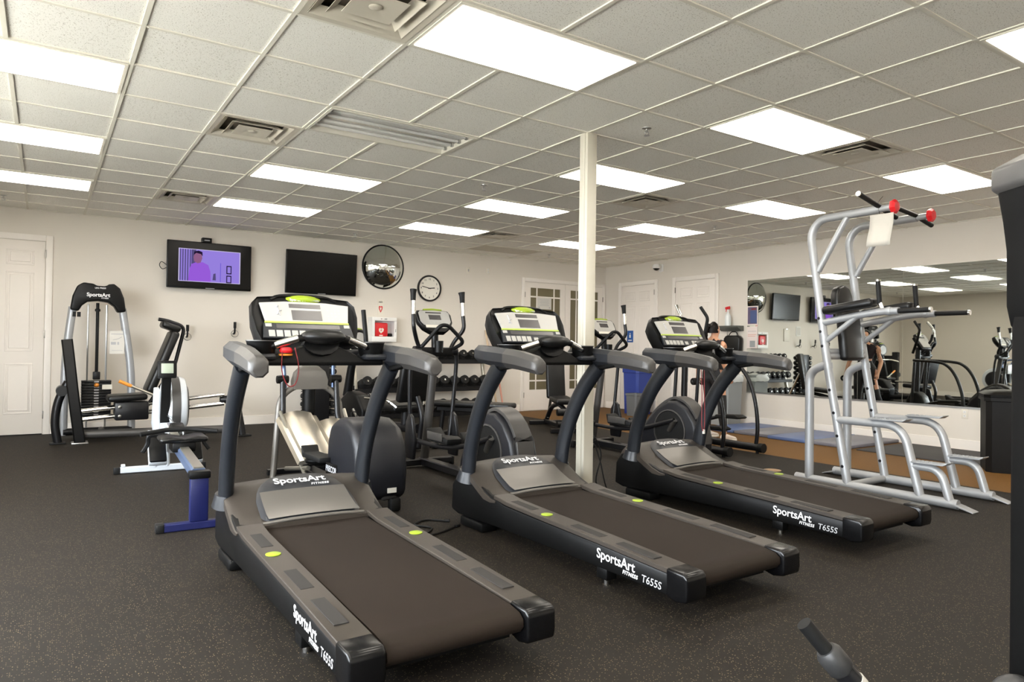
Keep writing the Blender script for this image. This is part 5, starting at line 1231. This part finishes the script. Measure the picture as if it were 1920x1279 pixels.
# AED cabinet and sign
r = empty('defibrillator_cabinet', (4.19, YW, 1.26), 0, 'white wall cabinet with a red defibrillator bag behind its window', 'cabinet')
w_, h_, d_ = 0.43, 0.40, 0.18
m = MB(); m.bb((-w_/2, -d_, 0), (w_/2, 0, 0.085), 0.006).bb((-w_/2, -d_, h_-0.06), (w_/2, 0, h_), 0.006).bb((-w_/2, -d_, 0.085), (-w_/2+0.045, 0, h_-0.06)).bb((w_/2-0.045, -d_, 0.085), (w_/2, 0, h_-0.06)).bb((-w_/2+0.045, -0.012, 0.085), (w_/2-0.045, 0, h_-0.06))
m.build('case', 'white_plastic', r)
bg = MB().bb((-0.16, -0.15, 0.087), (0.075, -0.03, 0.31), 0.025, 3).build('red_bag', 'red', r)
MB().prism([(-0.05, 0.135), (-0.085, 0.17), (-0.09, 0.205), (-0.07, 0.225), (-0.045, 0.215), (-0.02, 0.225), (-0.0, 0.205), (-0.01, 0.17)], 'xz', -0.1535, -0.151, 0).build('heart_mark', 'ivory', bg)
MB().prism([(-0.048, 0.165), (-0.062, 0.195), (-0.05, 0.19), (-0.045, 0.21), (-0.032, 0.18), (-0.045, 0.185)], 'xz', -0.1545, -0.1536, 0).build('bolt_mark', 'red', bg)
MB().bb((-0.08, -0.1535, 0.095), (-0.02, -0.151, 0.112)).build('bag_label', 'ivory', bg)
MB().bb((0.09, -0.14, 0.087), (0.16, -0.05, 0.14), 0.02).build('spare_pack', 'black_rubber', r)
text('AED', 0.026, 'lettering_dark', frame((0.02, -d_-0.0006, h_-0.03), (1, 0, 0), (0, 0, 1)), r, 'cabinet_lettering', off=0.0006)
MB().prism([(-0.055, h_-0.04), (-0.068, h_-0.02), (-0.055, h_-0.024), (-0.042, h_-0.02)], 'xz', -d_-0.001, -d_+0.001, 0).build('heart_mark', 'red_dark', r)
MB().bb((w_/2-0.03, -d_-0.008, 0.16), (w_/2-0.015, -d_, 0.21), 0.003).build('latch', 'steel', r)
r = empty('defibrillator_sign', (4.19, YW-0.002, 1.70), 0, 'small clear sign with a red heart above the white defibrillator cabinet', 'sign')
MB().bb((-0.05, -0.004, 0), (0.05, 0, 0.26)).build('plate', 'ivory', r)
text('AED', 0.036, 'lettering_dark', frame((0, -0.0046, 0.215), (1, 0, 0), (0, 0, 1)), r, 'sign_lettering', off=0.001)
MB().prism([(0, 0.04), (-0.03, 0.1), (-0.034, 0.14), (-0.018, 0.155), (0, 0.14), (0.018, 0.155), (0.034, 0.14), (0.03, 0.1)], 'xz', -0.006, -0.004, 0).build('heart_mark', 'red', r)
MB().prism([(0, 0.07), (-0.014, 0.105), (-0.016, 0.13), (0.0, 0.125), (0.016, 0.13), (0.014, 0.105)], 'xz', -0.0075, -0.006, 0).build('heart_centre', 'ivory', r)
# switches and outlets
def plate_(name, lab, mtx, cat, outlet=True):
    r = tag(bpy.data.objects.new(name, None), lab, cat); COL.objects.link(r); r.matrix_world = mtx
    MB().bb((-0.037, -0.007, -0.06), (0.037, 0, 0.06), 0.003).build('plate', 'ivory', r)
    if outlet:
        for z in (-0.024, 0.024): MB().bb((-0.016, -0.010, z-0.015), (0.016, -0.006, z+0.015), 0.006).build('socket', 'white_plastic', r); MB().bb((-0.007, -0.0108, z-0.006), (-0.004, -0.0098, z+0.006)).bb((0.004, -0.0108, z-0.006), (0.007, -0.0098, z+0.006)).build('slot', 'black_rubber', r)
    else:
        MB().bb((-0.012, -0.012, -0.022), (0.012, -0.006, 0.022), 0.003).build('toggle', 'lettering_grey', r)
    return r
Bk = lambda x, z: Matrix.Translation((x, YW, z)); Rk = lambda y, z: Matrix.Translation((XW, y, z)) @ Matrix.Rotation(-PI/2, 4, 'Z')
plate_('wall_outlet', 'ivory wall plate high on the wall, nearer the clock', Bk(5.856, 2.566), 'outlet', False)
plate_('wall_outlet', 'ivory double socket high on the wall, nearer the double doors', Bk(6.272, 2.585), 'outlet')
plate_('wall_outlet', 'ivory double socket low on the wall behind the dumbbell rack', Bk(5.71, 0.40), 'outlet')
plate_('wall_outlet', 'ivory double socket under the mirror', Rk(-0.105, 0.45), 'outlet')
# hooks
def hook(x, z, lab):
    r = empty('wall_hook', (x, YW, z), 0, lab, 'hook', 'black wall hooks')
    MB().lathe([(0.045, 0), (0.045, -0.008), (0.02, -0.012)], (0, 0, -0.02), 'y', 18).build('base', 'ivory', r)
    MB().tube(rnd([(0, -0.01, -0.02), (0, -0.10, -0.02), (0, -0.11, 0.11)], 0.04), 0.013, 10).build('arm', 'black_metal', r)
    MB().tube([(0, -0.108, 0.06), (0, -0.112, 0.15)], 0.02, 10).build('sleeve', 'black_rubber', r)
    MB().lathe([(0.05, -0.1), (0.052, -0.106), (0.046, -0.112)], (0, 0, -0.02), 'y', 18, caps=False).build('stop_ring', 'black_metal', r)
hook(1.255, 1.30, 'black wall hook beside the leg press head pad'); hook(1.885, 1.36, 'black wall hook just behind the treadmill with red key'); hook(2.55, 1.36, 'black wall hook hidden behind the treadmill console, seen in the mirror')
r = empty('clipboard', (2.98, YW, 1.45), 0, 'clipboard hanging on the wall, seen in the mirror under the blank television', 'clipboard')
MB().bb((-0.12, -0.02, 0), (0.12, -0.004, 0.32), 0.004).build('board', 'ivory', r); MB().bb((-0.05, -0.03, 0.29), (0.05, -0.018, 0.33), 0.004).build('clip', 'steel', r)
r = empty('wall_notice', (2.48, YW, 1.60), 0, 'small framed notice on the wall, seen in the mirror beside the clipboard', 'notice')
MB().bb((-0.10, -0.012, 0), (0.10, -0.001, 0.24), 0.004).build('frame', 'white_plastic', r); MB().bb((-0.08, -0.0135, 0.02), (0.08, -0.0115, 0.22)).build('sheet', 'paper', r)
# notice on the glazed door
r = empty('door_notice', (7.55, YW-0.016, 1.94), 0, 'white paper notice taped inside the glazed double door', 'notice')
MB().bb((-0.165, -0.002, 0), (0.165, 0, 0.225)).build('sheet', 'paper', r)
m = MB()
for k in range(5): m.bb((-0.11+0.015*(k % 2), -0.0028, 0.18-0.028*k), (0.11-0.015*(k % 2), -0.002, 0.187-0.028*k))
m.bb((-0.14, -0.0028, 0.02), (-0.11, -0.002, 0.045)).bb((0.11, -0.0028, 0.02), (0.14, -0.002, 0.045)).build('print', 'lettering_grey', r)
# blue sign on door 3
r = tag(bpy.data.objects.new('restroom_sign', None), 'small blue sign on the white door', 'sign'); COL.objects.link(r); r.matrix_world = Matrix.Translation((XW-0.019, 5.845, 1.33)) @ Matrix.Rotation(-PI/2, 4, 'Z')
MB().bb((-0.085, -0.006, 0), (0.085, 0, 0.23), 0.003).build('plate', 'blue_sign', r)
MB().sphere((0, -0.006, 0.17), 0.014, 8, 6, (1, 0.2, 1)).build('figure_mark', 'lettering', r)
MB().bb((-0.02, -0.008, 0.09), (0.02, -0.006, 0.15)).build('figure_mark', 'lettering', r); MB().bb((-0.05, -0.008, 0.03), (0.05, -0.006, 0.05)).build('letter_band', 'lettering', r)
# security camera
r = tag(bpy.data.objects.new('security_camera', None), 'white dome security camera above the white doors', 'camera'); COL.objects.link(r); r.matrix_world = Rk(5.05, 2.72)
MB().bb((-0.05, -0.03, -0.07), (0.05, 0, 0.07), 0.01).build('wall_bracket', 'white_plastic', r)
MB().tube([(0, -0.02, 0.02), (0, -0.12, 0.03)], 0.025, 10).build('arm', 'white_plastic', r)
MB().lathe([(0.07, -0.02), (0.075, 0.02), (0.05, 0.06), (1e-5, 0.065)], (0, -0.14, 0), 'z', 18).build('housing', 'white_plastic', r)
MB().lathe([(1e-5, -0.06), (0.03, -0.052), (0.05, -0.035), (0.062, -0.02)], (0, -0.14, 0), 'z', 18).build('lens_dome', 'dome_cam_glass', r)
# shelf with bottle and hanging bag
r = tag(bpy.data.objects.new('wall_shelf', None), 'small grey wall shelf next to the mirror', 'shelf'); COL.objects.link(r); r.matrix_world = Rk(3.41, 1.52)
MB().prism([(0, 0), (0, 0.09), (-0.17, 0.09), (-0.16, 0.06), (-0.10, 0.03), (-0.06, 0)], 'yz', -0.21, 0.21, 0.006).build('ledge', 'shelf_grey', r)
for x in (-0.09, 0.10): MB().tube(rnd([(x, -0.03, 0.02), (x, -0.05, -0.05), (x, -0.03, -0.07)], 0.02), 0.006, 6).build('hook', 'steel', r)
r = tag(bpy.data.objects.new('spray_bottle', None), 'white spray bottle with a red nozzle on the wall shelf', 'bottle'); COL.objects.link(r); r.matrix_world = Rk(3.45, 1.612) @ Matrix.Translation((0, -0.09, 0))
MB().lathe([(0.05, 0), (0.052, 0.01), (0.052, 0.15), (0.035, 0.19), (0.016, 0.21), (0.016, 0.235)], n=18).build('body', 'bag_white', r)
MB().lathe([(0.02, 0.235), (0.02, 0.265), (0.014, 0.27)], n=12).build('collar', 'paper_pink', r)
MB().prism([(-0.05, 0.27), (-0.055, 0.31), (0.03, 0.325), (0.035, 0.275)], 'xz', -0.015, 0.015, 0.005).build('nozzle', 'red', r)
MB().tube([(-0.03, 0, 0.275), (-0.045, 0, 0.235)], 0.006, 6).build('trigger', 'red', r)
r = tag(bpy.data.objects.new('hanging_bag', None), 'black bag hanging under the wall shelf', 'bag'); COL.objects.link(r); r.matrix_world = Rk(3.36, 1.45)
MB().prism([(-0.16, -0.28), (-0.17, -0.05), (-0.12, 0.0), (0.12, 0.0), (0.17, -0.05), (0.16, -0.28), (0, -0.30)], 'xz', -0.12, -0.015, 0.03, 3).build('body', 'black_pad', r, ang=60)
MB().tube(rnd([(-0.1, -0.06, -0.01), (-0.05, -0.055, 0.06), (0.05, -0.055, 0.06), (0.1, -0.06, -0.01)], 0.03), 0.008, 6).build('strap', 'black_rubber', r)
# posters at the mirror edge
def poster(name, lab, y0, y1, z0, z1, m, bands, x=XW-0.012):
    r = tag(bpy.data.objects.new(name, None), lab, 'poster'); COL.objects.link(r); r.matrix_world = Matrix.Translation((x, (y0+y1)/2, z0)) @ Matrix.Rotation(-PI/2, 4, 'Z')
    W = abs(y1-y0); Hh = z1-z0
    MB().bb((-W/2, -0.003, 0), (W/2, 0, Hh)).build('sheet', m[0], r)
    for i_, (a, b, c, d, mm) in enumerate(bands): MB().bb((-W/2+a*W, -0.004-0.0008*i_, c*Hh), (-W/2+b*W, -0.003-0.0008*i_, d*Hh)).build('print', mm, r)
poster('wall_poster', 'purple poster on the left edge of the mirror, above the white notice', 3.13, 2.925, 1.62, 1.925, ['paper_pink'], [(0.07, 0.93, 0.05, 0.95, 'poster_purple'), (0.3, 0.9, 0.1, 0.75, 'poster_blue'), (0.4, 0.85, 0.8, 0.88, 'red_dark')])
poster('wall_notice', 'white notice under the purple poster at the mirror edge', 3.13, 2.93, 1.24, 1.59, ['paper_pink'], [(0.1, 0.9, 0.78, 0.8, 'lettering_grey'), (0.1, 0.9, 0.62, 0.64, 'coral'), (0.1, 0.8, 0.55, 0.57, 'coral'), (0.3, 0.8, 0.05, 0.35, 'grey_bin')])

# ================================================================== PERSON
def person():
    r = empty('person', (7.2, 2.22, -0.002), math.radians(-8), 'person with dark tied hair, cropped dark top and black leggings, lifting a dumbbell', 'person')
    FO = {1: (0.03, 0.02), -1: (-0.05, -0.20)}
    V_ = []; E_ = []; R_ = []
    def add(p, rad, par=None):
        V_.append(p); R_.append(rad); i = len(V_)-1
        if par is not None: E_.append((par, i))
        return i
    pel = add((0, 0, 0.90), 0.125)
    ab = add((0.01, 0, 1.03), 0.105, pel); ch = add((0.02, 0, 1.17), 0.118, ab); cl = add((0.0, 0, 1.29), 0.095, ch)
    nk = add((0.0, 0, 1.37), 0.046, cl); jw = add((0.035, 0, 1.435), 0.058, nk); sk = add((0.012, 0, 1.50), 0.082, jw); tp = add((0.0, 0, 1.555), 0.05, sk)
    for s in (-1, 1):
        fo = FO[s]
        def lg(x, y, z, k): return (x+fo[0]*k, y+fo[1]*k, z)
        hp = add((0.0, s*0.085, 0.83), 0.098, pel); mt = add(lg(0.012, s*0.092, 0.66, 0.2), 0.078, hp); kn = add(lg(0.015, s*0.095, 0.47, 0.46), 0.055, mt); cf = add(lg(-0.012, s*0.098, 0.33, 0.66), 0.053, kn); an = add(lg(-0.02, s*0.10, 0.085, 1), 0.034, cf)
        hl = add(lg(-0.035, s*0.10, 0.045, 1), 0.034, an); ba = add(lg(0.09, s*0.105, 0.03, 1), 0.03, hl); add(lg(0.155, s*0.11, 0.024, 1), 0.022, ba)
        sh = add((0.0, s*0.145, 1.285), 0.055, cl)
        if s > 0: el, wr, pm, fd = (-0.03, 0.265, 1.05), (0.0, 0.315, 0.85), (0.01, 0.33, 0.785), Vector((0.0, 0.0, -1))
        else: el, wr, pm, fd = (-0.05, -0.235, 1.05), (0.06, -0.23, 0.865), (0.09, -0.225, 0.805), Vector((0.3, 0, -1)).normalized()
        um = add(tuple((Vector((0, s*0.155, 1.27))+Vector(el))/2), 0.042, sh); e = add(el, 0.036, um); fm = add(tuple((Vector(el)*0.6+Vector(wr)*0.4)), 0.034, e); w_ = add(wr, 0.023, fm); p = add(pm, 0.027, w_)
        # fingers curl inwards around the handle
        for j, L in enumerate((0.030, 0.034, 0.032, 0.026)):
            x0 = -0.03+0.02*j; base = Vector(pm)+Vector((x0*0.9, 0, 0))+fd*0.018
            a = add(tuple(base+Vector((0, s*0.01, 0))+fd*0.008), 0.0095, p); b = add(tuple(base+fd*(0.012+L*0.7)+Vector((0, -s*0.008, 0))), 0.009, a); add(tuple(base+fd*(0.012+L*0.35)+Vector((0, -s*0.038, 0))), 0.008, b)
        th = add(tuple(Vector(pm)+Vector((0.032, -s*0.012, 0.012))), 0.011, p); add(tuple(Vector(pm)+Vector((0.034, -s*0.036, -0.015))), 0.009, th)
    me = bpy.data.meshes.new('body'); me.from_pydata(V_, E_, [])
    o = bpy.data.objects.new('body_src', me); COL.objects.link(o)
    md = o.modifiers.new('skin', 'SKIN'); md.use_smooth_shade = True
    for i, q in enumerate(me.skin_vertices[0].data): q.radius = (R_[i], R_[i]); q.use_root = (i == pel)
    sb = o.modifiers.new('sub', 'SUBSURF'); sb.levels = 2; sb.render_levels = 2
    dg = bpy.context.evaluated_depsgraph_get(); bm_ = bpy.data.meshes.new_from_object(o.evaluated_get(dg)); bpy.data.objects.remove(o)
    # widen the trunk sideways, flatten front to back; shape the face
    for v in bm_.vertices:
        x, y, z = v.co
        if 0.80 < z < 1.34 and abs(y) < 0.20:
            k = min(1, (z-0.80)/0.06, (1.34-z)/0.05); v.co.x = x*(1-0.22*k); 
            wst = math.exp(-((z-1.06)/0.07)**2); v.co.y = y*(1+0.22*k*(1-wst))
        if z > 1.40:
            v.co.y = y*0.90
            if x > 0.07 and 1.45 < z < 1.49 and abs(y) < 0.014: v.co.x += 0.018
    def mk(name, mesh, m, par):
        mesh.materials.clear(); mesh.materials.append(MATS[m]); mesh.polygons.foreach_set('use_smooth', [True]*len(mesh.polygons))
        q = bpy.data.objects.new(name, mesh); COL.objects.link(q); q.parent = par; return q
    def cloth(name, cond, off, m):
        b = bmesh.new(); b.from_mesh(bm_); b.normal_update()
        for v in b.verts: v.co += v.normal*off
        bmesh.ops.delete(b, geom=[f for f in b.faces if not cond(f.calc_center_median())], context='FACES')
        m2 = bpy.data.meshes.new(name); b.to_mesh(m2); b.free(); return mk(name, m2, m, r)
    cloth('leggings', lambda c: 0.13 < c.z < 1.05 and not (abs(c.y) > 0.175 and c.z > 0.6), 0.007, 'legging')
    cloth('crop_top', lambda c: 1.10 < c.z < 1.34 and abs(c.y) < 0.185, 0.008, 'top_dark')
    mk('body', bm_, 'skin', r)
    for s in (-1, 1):
        def ring(x, w, z0, z1, yo=0.0): return [(x, s*0.102+yo+w*math.cos(a), max(z0, (z0+z1)/2+(z1-z0)/2*math.sin(a))) for a in [2*PI*k/12 for k in range(12)]]
        sh = MB().loft([ring(-0.075, 0.02, 0.012, 0.06), ring(-0.06, 0.036, 0.01, 0.085), ring(-0.02, 0.042, 0.01, 0.10), ring(0.04, 0.044, 0.01, 0.085), ring(0.10, 0.047, 0.01, 0.065), ring(0.15, 0.04, 0.01, 0.052), ring(0.178, 0.02, 0.012, 0.035)]).xf(Matrix.Translation((FO[s][0], FO[s][1], 0))).build('sneaker', 'shoe_white', r, ang=60)
        MB().prism([(-0.08, s*0.102-0.03), (-0.05, s*0.102-0.042), (0.10, s*0.102-0.052), (0.16, s*0.102-0.042), (0.185, s*0.102), (0.16, s*0.102+0.042), (0.10, s*0.102+0.052), (-0.05, s*0.102+0.042), (-0.08, s*0.102+0.03)], 'xy', 0.0, 0.02, 0.004).xf(Matrix.Translation((FO[s][0], FO[s][1], 0))).build('sole', 'sole', sh)
        MB().sphere((0.0, s*0.073, 1.478), 0.02, 8, 6, (0.6, 0.4, 1.1)).build('ear', 'skin', r)
        MB().sphere((0.079, s*0.028, 1.492), 0.009, 8, 6, (0.5, 1.2, 0.7)).build('eye', 'hair', r)
    MB().bb((0.076, -0.018, 1.430), (0.088, 0.018, 1.438), 0.003).build('lips', 'coral', r)
    # hair: cap and tied knot
    h = MB(); rows = []
    for k in range(9):
        t = k/8; z = 1.592-0.155*t; 
        rr = 0.088*math.sin(min(1, t*1.5+0.12)*PI/2)
        ring = []
        for j in range(20):
            a = 2*PI*j/20; cx = -0.004; front = math.cos(a) > 0.15
            lim = 1.0
            x = cx+rr*1.05*math.cos(a); y = rr*0.92*math.sin(a)
            if front and z < 1.535: x = min(x, 0.02)
            ring.append((x-0.012*t, y, z))
        rows.append(ring)
    h.loft(rows); h.build('hair', 'hair', r, ang=70)
    MB().sphere((-0.105, 0, 1.525), 0.04, 12, 8).build('hair_knot', 'hair', r)
    MB().tube(sp([(-0.11, 0, 1.52), (-0.14, 0, 1.46), (-0.135, 0.0, 1.38), (-0.12, 0, 1.33)], 5), [0.03]*5+[0.026]*5+[0.018]*5+[0.006], 10).build('ponytail', 'hair', r)
    return r
pe = person()
bpy.context.view_layer.update()
dl = dumbbell(0.05, 0.22); tag(dl, 'round dark dumbbell held in the hand of the person', 'dumbbell')
dl.location = pe.matrix_world @ Vector((0.01, 0.31, 0.758)); dl.rotation_euler = (0, 0, math.radians(-90-8))
